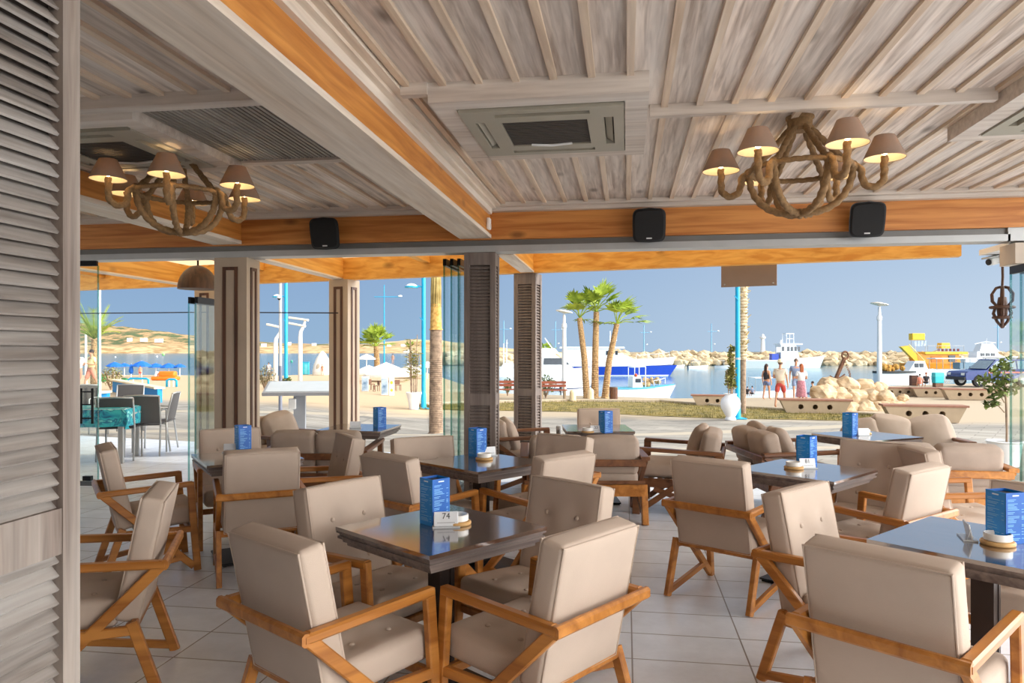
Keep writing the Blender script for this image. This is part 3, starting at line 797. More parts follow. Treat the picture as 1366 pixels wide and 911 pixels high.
menu(onT(1134,580.5), 35, 'blue menu box on the terrace table at right')

ACR = mat('frosted acrylic', S(222,224,226), .2, .03)
def text_mesh(s, size, name):
    cu = bpy.data.curves.new(name, 'FONT'); cu.body = s; cu.size = size; cu.align_x = 'CENTER'; cu.align_y = 'CENTER'; cu.extrude = .0006
    ob = bpy.data.objects.new(name, cu); COL.objects.link(ob)
    dg = bpy.context.evaluated_depsgraph_get(); me = bpy.data.meshes.new_from_object(ob.evaluated_get(dg)); bpy.data.objects.remove(ob); me.materials.clear(); me.materials.append(BLACK)
    return me
def number_stand(p, rz, label, num):
    t = thing('number_stand', label, 'table number', p, YAW+math.radians(rz), 'acrylic table number stands')
    M = Matrix.Rotation(math.radians(-12), 4, 'X')
    MB().rbox((.105,.006,.062), .002, 4, M=Matrix.Translation((0,0,.036)) @ M).build('plate', ACR, t)
    m = MB(); m.bb(-.06,.06,-.025,.028,0,.006); m.bar((-.05,.012,.006),(-.05,.001,.05),.008,.003); m.build('foot', mat('clear acrylic foot', S(190,194,196), .12, .05), t)
    fr = Matrix.Translation((0,0,.036)) @ M @ Matrix.Translation((0,-.0035,0)) @ Matrix.Rotation(math.pi/2, 4, 'X')
    if num:
        me = text_mesh(num, .036, 'digits'); me.transform(fr @ Matrix.Translation((0,.011,0)))
        o = bpy.data.objects.new('digits', me); COL.objects.link(o); o.parent = t
    g = MB()
    for k in range(12): g.box((-.036+k*.0065, -.0165, 0), (.004,.004,.0012))
    g.v = [fr @ v for v in g.v]; g.build('small_print', mat('grey print', S(150,150,152), .5, 0), t)
def ashtray(p, label):
    t = thing('ashtray', label, 'ashtray', p, 0, 'white ashtrays on wooden discs')
    m = MB(); m.lathe([(.058,0),(.062,.004),(.062,.012),(.058,.016)], seg=28); m.build('wooden_disc', mat('pale wood disc', S(206,164,106), .5, .12, 20), t, .6)
    m = MB(); m.lathe([(.044,.016),(.05,.02),(.05,.044),(.046,.046),(.043,.04),(.041,.024),(.0,.022)], seg=28, cap=False); m.build('bowl', CERAM, t, .6)
number_stand(onT(595,703), 8, 'acrylic stand with the number 74 in front of its menu box', '74')
ashtray(onT(610,699), 'white ashtray on a wooden disc beside the number 74')
number_stand(onT(1077,625), 4, 'acrylic stand with the number 81 before its menu box', '81')
ashtray(onT(1059,625), 'white ashtray on a wooden disc beside the number 81')
number_stand(onT(1291,718), 70, 'acrylic number stand seen edge on at the right front table', '')
ashtray(onT(1331,726), 'white ashtray on a wooden disc before the largest menu box')
number_stand(onT(652,608), 20, 'acrylic stand beside the menu box on the central rear table', '')
ashtray(onT(646,613), 'white ashtray before the menu box on the central rear table')
number_stand(onT(795,577), 5, 'acrylic stand on the terrace table behind the central sofa', '33')
ashtray(onT(784,577), 'ashtray left of the stand on the terrace table behind the central sofa')
number_stand(onT(1152,581), 5, 'acrylic stand on the right terrace table', '')
ashtray(onT(1153,579), 'ashtray behind the stand on the right terrace table')
number_stand(onT(308,603.5), 10, 'acrylic stand on the left rear table behind an armchair back', '')
number_stand(onT(474,571), 10, 'acrylic stand on the terrace table before the taupe column', '')

# ------------------------------------------------------------------ lounge chairs and sofas
def lounge(width, lat, d, fl, fd, label, cat, pillows, wd=TEAK, wl=None, group='terrace lounge seats with loose cushions', arms=True):
    t = thing('lounge_sofa' if width > .8 else 'lounge_chair', label, cat, W(lat, d), yawv(fl, fd), group)
    hw = width/2-.03; wl = wl or wd
    for s in (-1, 1):
        X = s*hw; q = lambda y, z: (X, y, z)
        m = MB(); m.bar(q(-.40,.575), q(.36,.60), .075, .034, ch=.2, ext=.01); m.build('armrest', wd, t)
        m = MB(); m.bar(q(.345,.60), q(.36,0), .05, .07, ch=.1); m.build('front_leg', wd, t)
        m = MB(); m.bar(q(-.39,.56), q(.33,.03), .04, .05, ch=.1); m.build('diagonal_brace', wd, t)
        m = MB(); m.bar(q(-.30,.33), q(-.39,.0), .055, .07, ch=.1); m.build('rear_leg', wl, t)
        m = MB(); m.bar(q(-.37,.05), q(.2,.24), .035, .045, ch=.1); m.build('lower_brace', wd, t)
    m = MB(); m.bar((-hw,-.40,.535), (hw,-.40,.535), .035, .06, side=(0,1,0)); m.build('back_rail', wd, t)
    m = MB(); m.bb(-hw,hw,-.36,-.32,.24,.34); m.bb(-hw,hw,.30,.34,.24,.33); m.bb(-hw,-hw+.03,-.33,.31,.25,.33); m.bb(hw-.03,hw,-.33,.31,.25,.33)
    for k in range(7): m.bb(-hw,hw,-.29+k*.085,-.25+k*.085,.30,.325)
    m.build('seat_frame', wl, t)
    m = MB()
    m.bar((-hw,-.375,.365), (hw,-.375,.365), .02, .03, side=(0,1,0)); m.build('lower_back_rail', wd, t)
    n = max(1, round((width-.1)/.5)); w = (2*hw-.09)/n
    for k in range(n):
        x = -hw+.045+w*(k+.5)
        m = MB(); m.rbox((w-.01,.66,.125), .04, 10, .012, Matrix.Translation((x,.01,.39))); m.build('seat_cushion', FABD, t, True)
        m = MB(); m.rbox((w-.012,.16,.33), .042, 10, .014, Matrix.Translation((x,-.285,.59)) @ Matrix.Rotation(math.radians(12),4,'X')); m.build('back_cushion', FABD, t, True)
    for x, y, z, ry, rx, s in pillows:
        m = MB(); m.rbox((s,.13,s), .05, 10, .035, Matrix.Translation((x,y,z)) @ Matrix.Rotation(ry,4,'Y') @ Matrix.Rotation(rx,4,'X')); m.build('scatter_cushion', FABD, t, True)
    return t
lounge(1.10, .635, 6.72, .02, 1, 'two seat cushioned sofa seen from behind in the middle, before the terrace table', 'sofa', [], TEAK, OAK)
lounge(.98, -1.80, 7.10, .03, 1, 'cushioned sofa seen from behind at left, before the terrace table', 'sofa', [])
lounge(1.12, 3.42, 6.16, .16, 1, 'cushioned sofa seen from behind at right with a patch of sun', 'sofa', [], OAK, OAK)
lounge(.80, 1.60, 7.02, -.95, .30, 'dark framed lounge chair turned left beside the central sofa', 'lounge chair', [(.14,-.17,.60,.12,.3,.36)])
lounge(.98, 2.60, 6.98, 1, .06, 'dark framed loveseat facing right with three leaning cushions', 'sofa', [(-.18,-.16,.60,.1,.3,.38),(.2,-.14,.58,-.2,.35,.38),(.05,-.08,.57,.3,.4,.36)])
lounge(.80, .12, 8.06, .96, .16, 'lounge chair facing right beside the second louvred post', 'lounge chair', [(.1,-.17,.58,.1,.3,.36)])
lounge(.80, -2.55, 8.1, .8, -.6, 'lounge chair with pale cushions behind the left sofa', 'lounge chair', [(-.12,-.17,.60,.2,.3,.38)])
lounge(1.10, 4.06, 7.62, -.25, -1, 'lounge sofa facing the camera behind the right sofa, with leaning cushions', 'sofa', [(-.3,-.17,.60,.2,.3,.4),(.1,-.15,.60,-.15,.3,.4),(.36,-.12,.57,.3,.3,.36)])
armchair(.98, 7.95, 0.05, -1, 'taupe armchair facing the camera behind the terrace table of the central sofa')
# little grey post
t = thing('metal_post', 'short grey metal post standing beside the central terrace table', 'post', W((745.5-683)/FPX*8.4, 8.4)); MB().lathe([(.06,0),(.06,.01),(.03,.012),(.03,.62),(.024,.63)], seg=16).build('post', ALUD, t, .6)
MB().lathe([(.032,.6),(.032,.64),(.01,.65)], seg=16).build('cap', ALU, t, .6)

# ------------------------------------------------------------------ dining set of the left terrace
def cloth_mat():
    m, nt, b = _base('turquoise patterned cloth'); n, l = nt.nodes, nt.links
    tc = n.new('ShaderNodeTexCoord'); nz = n.new('ShaderNodeTexNoise'); nz.inputs['Scale'].default_value = 5; nz.inputs['Detail'].default_value = 3; nz.inputs['Distortion'].default_value = 1.5
    l.new(tc.outputs['Object'], nz.inputs['Vector']); r = n.new('ShaderNodeValToRGB'); l.new(nz.outputs['Fac'], r.inputs[0])
    e = r.color_ramp.elements; e[0].position = .3; e[0].color = S(20,60,96); e[1].position = .72; e[1].color = S(226,240,236)
    for p, c in ((.42, S(24,140,170)), (.5, S(60,190,196)), (.58, S(30,96,140)), (.64, S(100,210,205))):
        q = e.new(p); q.color = c
    l.new(r.outputs[0], b.inputs['Base Color']); b.inputs['Roughness'].default_value = .7
    return m
MESHG = mat('charcoal mesh sling', S(84,82,82), .7, .15, 250)
def make_mesh_chair():
    t = thing('mesh_chair', 'x', 'chair'); r = .013
    for s in (-1, 1):
        X = s*.23
        MB().tube([(X,.22,0),(X,.21,.44)], r, 8).build('front_leg', ALU, t, True)
        MB().tube([(X,-.26,0),(X,-.20,.44),(X,-.24,.66),(X,-.29,.86)], r, 8).build('rear_leg', ALU, t, True)
        MB().tube([(X,-.22,.64),(X,.0,.65),(X,.2,.63),(X,.215,.44)], r*.9, 8).build('armrest', ALU, t, True)
    m = MB(); m.rbox((.44,.46,.016), .007, 6, -.01, Matrix.Translation((0,0,.445))); m.build('seat', MESHG, t, True)
    m = MB(); m.rbox((.45,.016,.40), .007, 6, 0, Matrix.Translation((0,-.25,.665)) @ Matrix.Rotation(math.radians(11),4,'X')); m.build('backrest', MESHG, t, True)
    MB().tube([(-.23,-.29,.86),(0,-.295,.87),(.23,-.29,.86)], r, 8).build('top_rail', ALU, t, True)
    MB().tube([(-.23,.21,.42),(.23,.21,.42)], r*.8, 8).build('cross_bar', ALU, t, True)
    return t
dt = W(-5.95, 10.0)
DANG = YAW+math.radians(12)
t = thing('dining_table', 'long terrace dining table under the turquoise cloth at left', 'table', dt, DANG)
MB().box((0,0,.715), (1.5,.85,.03)).build('tabletop', WHITE, t)
for sx in (-1,1):
    for sy in (-1,1): MB().box((sx*.68,sy*.36,.35), (.06,.06,.70)).build('leg', ALU, t)
def drape(L, Wd, drop):
    m = MB(); N, K = 36, 18; vs = []; fs = []
    ex = L/2+drop; ey = Wd/2+drop
    for i in range(N+1):
        for j in range(K+1):
            x = -ex+2*ex*i/N; y = -ey+2*ey*j/K
            ox = max(0, abs(x)-L/2); oy = max(0, abs(y)-Wd/2); o = min(drop*1.15, math.hypot(ox, oy))
            px = math.copysign(min(abs(x), L/2+.012+.03*math.sin(y*19)*(o/drop) if ox > 0 else abs(x)), x)
            py = math.copysign(min(abs(y), Wd/2+.012+.03*math.sin(x*17)*(o/drop) if oy > 0 else abs(y)), y)
            vs.append((px, py, .737-o))
    for i in range(N):
        for j in range(K): a = i*(K+1)+j; fs.append((a, a+K+1, a+K+2, a+1))
    return m.add(vs, fs)
o = drape(1.52,.87,.24).build('tablecloth', cloth_mat(), None, True); o.location = dt; o.rotation_euler = (0,0,DANG); tag(o, 'turquoise patterned cloth draped over the left terrace table', 'tablecloth')
MC = make_mesh_chair(); first = True
for (px, py, fl, fd, lb) in ((160,612,-.25,.97,'grey mesh chair at the near side of the left terrace table, left of its twin'),(195,606,-.25,.97,'grey mesh chair at the near right of the left terrace table, right of its twin'),(208,600,-1,-.2,'grey mesh chair end on at the right of the left terrace table'),(168,577,.2,-1,'grey mesh chair across the left terrace table'),(106,578,.2,-1,'grey mesh chair at the far left of the terrace table, by the shutter')):
    o = MC if first else copy_tree(MC); first = False
    p = P(px, py, 0); relabel(o, p, yawv(fl, fd), lb); o['group'] = 'grey mesh chairs of the left terrace'
# a napkin holder on the cloth
t = thing('napkin_holder', 'white napkin holder on the turquoise cloth', 'holder', W(-5.62, 10.02, .738), DANG)
MB().box((0,0,.006), (.12,.1,.012)).build('base', WHITE, t); MB().box((0,0,.07), (.1,.05,.12), rot=(0,.25,0)).build('napkins', mat('paper napkins', S(240,240,238), .8, .02), t)

# ------------------------------------------------------------------ menu lectern
ml = PD(400, 11.2)
t = thing('menu_lectern', 'grey sloping menu display stand on a post between the taupe columns', 'display stand', (ml.x, ml.y, 0), YAW+math.radians(8))
M = Matrix.Translation((0,0,.93)) @ Matrix.Rotation(math.radians(16),4,'X')
GRYP = mat('grey powder coat', S(150,154,160), .45, .05)
MB().rbox((1.02,.56,.055), .012, 5, M=M).build('display_case', GRYP, t, False)
MB().box((0,0,.03), (.94,.48,.008), M=M).build('cover', mat('display glass', S(196,206,212), .12, .03), t)
MB().box((0,0,-.035), (.5,.3,.03), M=M).build('mounting_plate', ALUD, t)
MB().box((.0,.0,.46), (.17,.12,.92)).build('post', GRYP, t)
MB().box((0,0,.008), (.36,.3,.016)).build('foot_plate', GRYP, t)
MB().rbox((.11,.08,.16), .015, 4, M=Matrix.Translation((-.1,-.06,.70))).build('lock_box', WHITE, t)
# ------------------------------------------------------------------ open ground, sea, far shore
shore_px = [(-700,508),(-300,503),(90,500),(230,500),(345,502),(440,498),(480,492),(560,494),(610,510),(655,524),(720,526),(900,531),(1080,529.5),(1150,520),(1185,514.5),(1300,511),(1450,508),(1900,505)]
shore = [G(x, y) for x, y in shore_px]
def ground_mat():
    m, nt, b = _base('promenade paving'); n, l = nt.nodes, nt.links
    tc = n.new('ShaderNodeTexCoord'); sx = n.new('ShaderNodeSeparateXYZ'); l.new(tc.outputs['Object'], sx.inputs[0])
    mp = n.new('ShaderNodeMapping'); mp.inputs['Rotation'].default_value = (0,0,.5); l.new(tc.outputs['Object'], mp.inputs[0])
    br = n.new('ShaderNodeTexBrick'); br.inputs['Scale'].default_value = 1; br.inputs['Brick Width'].default_value = .8; br.inputs['Row Height'].default_value = .4; br.inputs['Mortar Size'].default_value = .012
    br.inputs['Color1'].default_value = S(164,157,145); br.inputs['Color2'].default_value = S(148,142,132); br.inputs['Mortar'].default_value = S(122,116,108)
    l.new(mp.outputs[0], br.inputs['Vector'])
    nz = n.new('ShaderNodeTexNoise'); nz.inputs['Scale'].default_value = .45; nz.inputs['Detail'].default_value = 6; nz.inputs['Distortion'].default_value = 1.2; mp2 = n.new('ShaderNodeMapping'); mp2.inputs['Scale'].default_value = (.6, 2.2, 1); mp2.inputs['Rotation'].default_value = (0,0,.3); l.new(tc.outputs['Object'], mp2.inputs[0]); l.new(mp2.outputs[0], nz.inputs['Vector'])
    mr = n.new('ShaderNodeMapRange'); mr.inputs[1].default_value = .3; mr.inputs[2].default_value = .7; mr.inputs[3].default_value = .62; mr.inputs[4].default_value = 1.2; l.new(nz.outputs['Fac'], mr.inputs[0])
    hv = n.new('ShaderNodeHueSaturation'); l.new(mr.outputs[0], hv.inputs['Value']); l.new(br.outputs['Color'], hv.inputs['Color'])
    def mixc(f, a, c):
        mx = n.new('ShaderNodeMix'); mx.data_type = 'RGBA'; l.new(f, mx.inputs[0]); l.new(a, mx.inputs[6]); mx.inputs[7].default_value = c; return mx.outputs[2]
    def mrr(src, a, bb):
        q = n.new('ShaderNodeMapRange'); q.interpolation_type = 'SMOOTHSTEP'; q.inputs[1].default_value = a; q.inputs[2].default_value = bb; l.new(src, q.inputs[0]); return q.outputs[0]
    # pale band of lighter stone running across the forecourt
    wv = n.new('ShaderNodeVectorMath'); wv.operation = 'DOT_PRODUCT'; wv.inputs[1].default_value = (.5,-.866,0); l.new(tc.outputs['Object'], wv.inputs[0])
    md = n.new('ShaderNodeMath'); md.operation = 'PINGPONG'; md.inputs[1].default_value = 3.2; l.new(wv.outputs['Value'], md.inputs[0])
    c = mixc(mrr(md.outputs[0], 2.85, 2.9), hv.outputs[0], S(176,164,144))
    c = mixc(mrr(sx.outputs[1], 22.5, 24.5), c, S(178,160,134))                 # warm promenade slabs nearer the quay
    sub = n.new('ShaderNodeMath'); sub.operation = 'MULTIPLY'; l.new(mrr(sx.outputs[0], -4.5, -6.5), sub.inputs[0]); l.new(mrr(sx.outputs[1], 21, 24), sub.inputs[1])
    c = mixc(sub.outputs[0], c, S(200,174,138))                                  # beach sand on the left
    l.new(c, b.inputs['Base Color']); b.inputs['Roughness'].default_value = .85
    return m
m = MB(); rows = [i/36 for i in range(37)]; cols = []
for p, (px, py) in zip(shore, shore_px):
    x0 = max(-30, min(22, PD(px, 9.5).x)); s0 = Vector((x0, min(max(OY(x0)+.85, 6.5), 14), 0))
    cols.append([s0.lerp(p, t) for t in rows])
for c in cols:
    for q in c: q.z = gz(q.x, q.y)-.012
vs = [q for c in cols for q in c]; K = len(rows); fs = []
for i in range(len(cols)-1):
    for j in range(K-1): fs.append((i*K+j, (i+1)*K+j, (i+1)*K+j+1, i*K+j+1))
o = len(vs); vs += [Vector((c[-1].x, c[-1].y, WATER-1)) for c in cols]
for i in range(len(cols)-1): fs.append((i*K+K-1, (i+1)*K+K-1, o+i+1, o+i))
m.add(vs, fs); struct(m.build('promenade', ground_mat()))
def sea_mat():
    m, nt, b = _base('sea water'); n, l = nt.nodes, nt.links
    tc = n.new('ShaderNodeTexCoord'); nz = n.new('ShaderNodeTexNoise'); nz.inputs['Scale'].default_value = 1.4; nz.inputs['Detail'].default_value = 3; nz.inputs['Distortion'].default_value = .4
    mp = n.new('ShaderNodeMapping'); mp.inputs['Scale'].default_value = (.5, 1.5, 1); mp.inputs['Rotation'].default_value = (0,0,YAW); l.new(tc.outputs['Object'], mp.inputs[0]); l.new(mp.outputs[0], nz.inputs['Vector'])
    b.inputs['Base Color'].default_value = S(58,112,140); b.inputs['Roughness'].default_value = .12
    nb = n.new('ShaderNodeTexNoise'); nb.inputs['Scale'].default_value = .01; l.new(tc.outputs['Object'], nb.inputs['Vector'])
    r = n.new('ShaderNodeValToRGB'); l.new(nb.outputs['Fac'], r.inputs[0]); r.color_ramp.elements[0].color = S(46,98,128); r.color_ramp.elements[1].color = S(84,144,160); l.new(r.outputs[0], b.inputs['Base Color'])
    bp = n.new('ShaderNodeBump'); bp.inputs['Strength'].default_value = .22; bp.inputs['Distance'].default_value = .12; l.new(nz.outputs['Fac'], bp.inputs['Height']); l.new(bp.outputs[0], b.inputs['Normal'])
    return m
MB().add([(-6000,5,WATER),(6000,5,WATER),(6000,9000,WATER),(-6000,9000,WATER)], [(0,1,2,3)]).build('sea', sea_mat())['kind'] = 'structure'

# grass strip along the promenade
gt = [(560,541),(663,537.5),(760,535.5),(880,536.5),(960,543),(1060,549),(1150,554),(1230,559)]
gb = [(560,546),(663,547.5),(760,549),(880,555),(960,558),(1060,559.5),(1150,561.5),(1230,563)]
A_ = [G(*p) for p in gt]; B_ = [G(*p) for p in gb]
m = MB(); vs = []; fs = []
for a, b in zip(A_, B_):
    for t in (0,.15,.5,.85,1): q = a.lerp(b, t); vs.append(q+Vector((0,0,.0 if t in (0,1) else .04)))
for i in range(len(A_)-1):
    for j in range(4): fs.append((i*5+j, i*5+j+1, (i+1)*5+j+1, (i+1)*5+j))
m.add(vs, fs); struct(m.build('lawn_strip', mat('dry turf', S(110,100,44), .9, .35, 3, col2=S(160,138,70), bump=.6, bscale=60)))
random.seed(3); m = MB()
for k in range(9000):
    i = random.randrange(len(A_)-1); u, v = random.random(), random.random()
    p = A_[i].lerp(A_[i+1], u).lerp(B_[i].lerp(B_[i+1], u), v); h = random.uniform(.03,.1); a = random.uniform(0,6.28)
    d = Vector((math.cos(a), math.sin(a), 0)); m.add([p-d*.012, p+d*.012, p+Vector((random.uniform(-.04,.04),random.uniform(-.04,.04),h+.03))], [(0,1,2)])
tag(m.build('grass', mat('grass blades', S(86,96,36), .8, .4, 1.2, col2=S(164,142,70))), 'dry yellow green grass on the strip before the harbour', 'grass', kind='stuff')
m = MB(); pts = [p+Vector((0,0,.03)) for p in A_]
for a, b in zip(pts, pts[1:]): m.bar(a, b, .16, .12, side=(0,0,1), ext=.02)
struct(m.build('kerb_strip', mat('pale kerb stone', S(196,178,152), .8, .08)))

# ------------------------------------------------------------------ breakwater and far land
STONE = mat('limestone rubble', S(194,166,124), .9, .25, .35, col2=S(224,204,168))
def boulder(m, c, r, seed, sc=(1,1,.8), sub=2):
    bm = bmesh.new(); bmesh.ops.create_icosphere(bm, subdivisions=sub, radius=1)
    off = Vector((seed*3.7, seed*1.3, seed*.7)); vs = []
    for v in bm.verts:
        n = v.co.normalized(); k = 1+.32*mnoise.noise(n*1.3+off)+.12*mnoise.noise(n*3.1+off)
        q = Vector((n.x*sc[0], n.y*sc[1], n.z*sc[2]))*k*r
        q = Vector((round(q.x/(r*.22))*(r*.22)*.35+q.x*.65, q.y, round(q.z/(r*.25))*(r*.25)*.35+q.z*.65)); vs.append(q+Vector(c))
    fs = [tuple(v.index for v in f.verts) for f in bm.faces]; bm.free(); m.add(vs, fs)
random.seed(11); m = MB()
for k in range(900):
    px = random.uniform(600, 1500); d = 148+random.uniform(0,8.5); t = (d-148)/8.5
    p = PD(px, d); boulder(m, (p.x, p.y, WATER+.1+2.3*t+random.uniform(-.3,.2)), random.uniform(.6,1.25), k, (1.2,1,.85), 1)
tag(m.build('breakwater_rocks', STONE), 'pale rubble rocks of the breakwater along the harbour mouth', 'rocks', kind='stuff')
m = MB(); a, b = PD(560, 158), PD(1560, 158); a.z = b.z = 0
n_ = W(0,1).normalized()*3
m.prism(None, [v+Vector((0,0,WATER-1)) for v in (a,b,b+n_,a+n_)], [v+Vector((0,0,1.25)) for v in (a,b,b+n_,a+n_)])
struct(m.build('breakwater_wall', mat('breakwater concrete', S(196,178,150), .9, .08, .2)))
def land(name, prof, d0, d1, base_y, mt, seed, steps=90, rough=1.):
    """far shore: prof = [(px, skyline row)], rising from the shore at depth d0 to its skyline at d1"""
    m = MB(); vs = []; fs = []; K = 9
    x0, x1 = prof[0][0], prof[-1][0]
    for i in range(steps+1):
        px = x0+(x1-x0)*i/steps
        for (xa, ya), (xb, yb) in zip(prof, prof[1:]):
            if xa <= px <= xb: sy = ya+(yb-ya)*(px-xa)/(xb-xa); break
        zt = EYE+(HOR-sy)*d1/FPX
        for j in range(K):
            t = j/(K-1); d = d0+(d1-d0)*t
            h = [0,.16,.24,.33,.45,.6,.75,.9,1.][j]
            z = WATER-.5+(zt-WATER+.5)*h+rough*(zt-WATER)*.09*mnoise.noise(Vector((px*.05, j*.9, seed)))*(1 if j else 0)
            p = PD(px, d, z); vs.append(p)
        vs.append(PD(px, d1*1.25, WATER-2))
    K1 = K+1
    for i in range(steps):
        for j in range(K): fs.append((i*K1+j, (i+1)*K1+j, (i+1)*K1+j+1, i*K1+j+1))
    m.add(vs, fs); return struct(m.build(name, mt, None, True))
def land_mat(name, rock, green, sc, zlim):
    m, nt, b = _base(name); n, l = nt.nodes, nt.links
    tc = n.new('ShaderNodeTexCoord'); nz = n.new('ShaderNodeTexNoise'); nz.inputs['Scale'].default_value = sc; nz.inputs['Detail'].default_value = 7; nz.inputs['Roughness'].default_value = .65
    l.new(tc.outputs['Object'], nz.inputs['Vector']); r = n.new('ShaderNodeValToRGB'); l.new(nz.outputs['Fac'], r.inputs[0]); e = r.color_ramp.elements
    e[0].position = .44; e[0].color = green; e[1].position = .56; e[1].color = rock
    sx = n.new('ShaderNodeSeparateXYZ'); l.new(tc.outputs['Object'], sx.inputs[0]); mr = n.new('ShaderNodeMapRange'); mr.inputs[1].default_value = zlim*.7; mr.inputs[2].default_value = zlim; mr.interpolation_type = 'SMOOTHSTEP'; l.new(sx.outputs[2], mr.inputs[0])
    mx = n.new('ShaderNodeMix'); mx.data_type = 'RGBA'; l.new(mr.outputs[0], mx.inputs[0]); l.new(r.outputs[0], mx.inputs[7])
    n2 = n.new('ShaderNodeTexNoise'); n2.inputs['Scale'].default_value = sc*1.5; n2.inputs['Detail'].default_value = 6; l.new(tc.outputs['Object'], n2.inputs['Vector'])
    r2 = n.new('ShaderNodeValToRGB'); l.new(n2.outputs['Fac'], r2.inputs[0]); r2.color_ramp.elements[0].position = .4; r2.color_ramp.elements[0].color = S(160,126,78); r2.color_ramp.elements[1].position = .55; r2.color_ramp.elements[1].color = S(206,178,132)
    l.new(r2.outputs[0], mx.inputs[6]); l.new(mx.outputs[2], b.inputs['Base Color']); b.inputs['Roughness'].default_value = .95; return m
land('hills', [(-260,428),(60,430),(100,432),(180,437),(232,444),(300,452),(345,455),(375,458),(450,459),(520,459),(585,462),(650,465)], 900, 1150, 470, land_mat('coastal hills', S(192,152,106), S(80,94,54), .05, 10), 1.3)
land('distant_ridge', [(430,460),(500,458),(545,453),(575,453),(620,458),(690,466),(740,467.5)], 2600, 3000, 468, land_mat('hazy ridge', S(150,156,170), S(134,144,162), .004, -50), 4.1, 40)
HW = mat('white house walls', S(246,244,238), .7, .03); HROOF = mat('house flat roof', S(226,206,180), .8, .1); HWIN = mat('house windows', S(92,98,104), .4, .1)
def house(px, py, wpx, hpx, d, label):
    p = PD(px, d); z = EYE-(py-HOR)*d/FPX; w = .72*wpx*d/FPX; h = .5*hpx*d/FPX
    t = thing('house', label, 'house', (p.x, p.y, z), YAW+.2, 'white houses of the far shore')
    m = MB(); m.box((0,0,h*.2), (w,w*.7,h*1.6)); m.box((w*.28,0,h*.62), (w*.4,w*.6,h*1.0)); m.build('walls', HW, t)
    m = MB(); m.box((0,0,h*1.02), (w*1.05,w*.75,h*.06)); m.build('roof', HROOF, t)
    for k in (-.3,0,.3): MB().box((k*w,-w*.352,h*.45), (w*.12,w*.02,h*.3)).build('window', HWIN, t)
for k, (px, py, w, h, lb) in enumerate(((101,454,10,6,'white house on the far hill, leftmost beside the shutter'),(173,454,8,6,'white house on the far hill right of the white pole'),(192,454,11,6,'middle white house on the far hill, left of the tall column'),(212,455,13,6,'white house on the far hill nearest the tall column'),(352,461,9,5,'white far shore house right of the inner column'),(386,459,6,5,'white far shore house right of the blue lamp post'),(419,460,8,4,'low white far shore house above the white shelter'),(441,459,6,5,'white far shore house beside the narrow taupe column'),(519,461,8,4,'white far shore house right of the blue cross pole'),(538,461,9,4,'white far shore house left of the near blue lamp post'))):
    house(px, py, w, h, 1010 if px < 300 else 985, lb)
# lighthouse
d = 156; p = PD(1017.5, d); s = d/FPX
t = thing('lighthouse', 'small white lighthouse on the breakwater', 'lighthouse', (p.x, p.y, 1.2))
MB().lathe([(3.9*s,0),(3.9*s,1.5*s),(2.9*s,2*s),(2.2*s,18*s),(2.2*s,18.2*s)], seg=16).build('tower', WHITE, t, .6)
MB().lathe([(2.2*s,18*s),(4*s,19*s),(4*s,20.5*s),(3.6*s,21*s)], seg=16).build('gallery', WHITE, t, .6)
MB().lathe([(2*s,21*s),(2*s,23*s),(.3*s,24.5*s)], seg=16).build('lantern', WHITE, t, .6)

# ------------------------------------------------------------------ lamp posts
CYAN = mat('turquoise blue paint', S(16,164,206), .4, .06)
PALEB = mat('pale blue paint', S(120,176,208), .5, .04)
CREAM = mat('cream lamp enamel', S(236,222,200), .5, .04)
def hpx(py, base): return (base.z, EYE+(HOR-py)*depth(base)/FPX)
def blue_lamp(px, by, ty, hy, side, label, rr=.075):
    b = G(px, by); D = depth(b); H = EYE+(HOR-ty)*D/FPX-b.z; h = EYE+(HOR-hy)*D/FPX-b.z
    t = thing('street_lamp', label, 'street lamp', b, YAW, 'blue street lamps')
    m = MB(); m.lathe([(rr*1.9,0),(rr*1.9,.03),(rr*1.3,.06),(rr*1.15,.5),(rr,.55),(rr*.9,H)], seg=16); m.build('post', CYAN, t, .6)
    MB().box((0,0,.015), (rr*6,rr*6,.03)).build('base_plate', CYAN, t)
    MB().tube([(0,0,h-.0),(side*.2,0,h+.03),(side*.38,0,h+.02)], .03, 8).build('bracket', CYAN, t, True)
    hd = MB(); hd.lathe([(.22*math.cos(a), .13*math.sin(a)) for a in [i*math.pi/2/7 for i in range(7)]]+[(.01,.13)], (side*.42,0,h+.0), 20); hh = hd.build('lamp_dome', WHITE, t, .6)
    MB().lathe([(.23,-.03),(.24,0),(.22,.03)], (side*.42,0,h), 20).build('rim', CYAN, hh, .6)
    MB().tube([(0,-rr,h*.72),(-.12,-rr,h*.75)], .015, 6).build('hook', CYAN, t)
    return t
blue_lamp(565, 545, 300, 383, -1, 'turquoise street lamp with white dome behind the white planter of tall leaves')
blue_lamp(381.5, 513, 280, 396, -1, 'turquoise street lamp with white dome standing beside the white mast at left', .085)
b = G(986, 559); t = blue_lamp(984, 558.5, 290, 340, -1, 'turquoise post with a pale collar in front of the hairy palm trunk')
MB().lathe([(.085,0),(.085,.06)], (0,0,1.85), 16).build('collar', mat('pale collar', S(190,196,198), .5, 0), t)
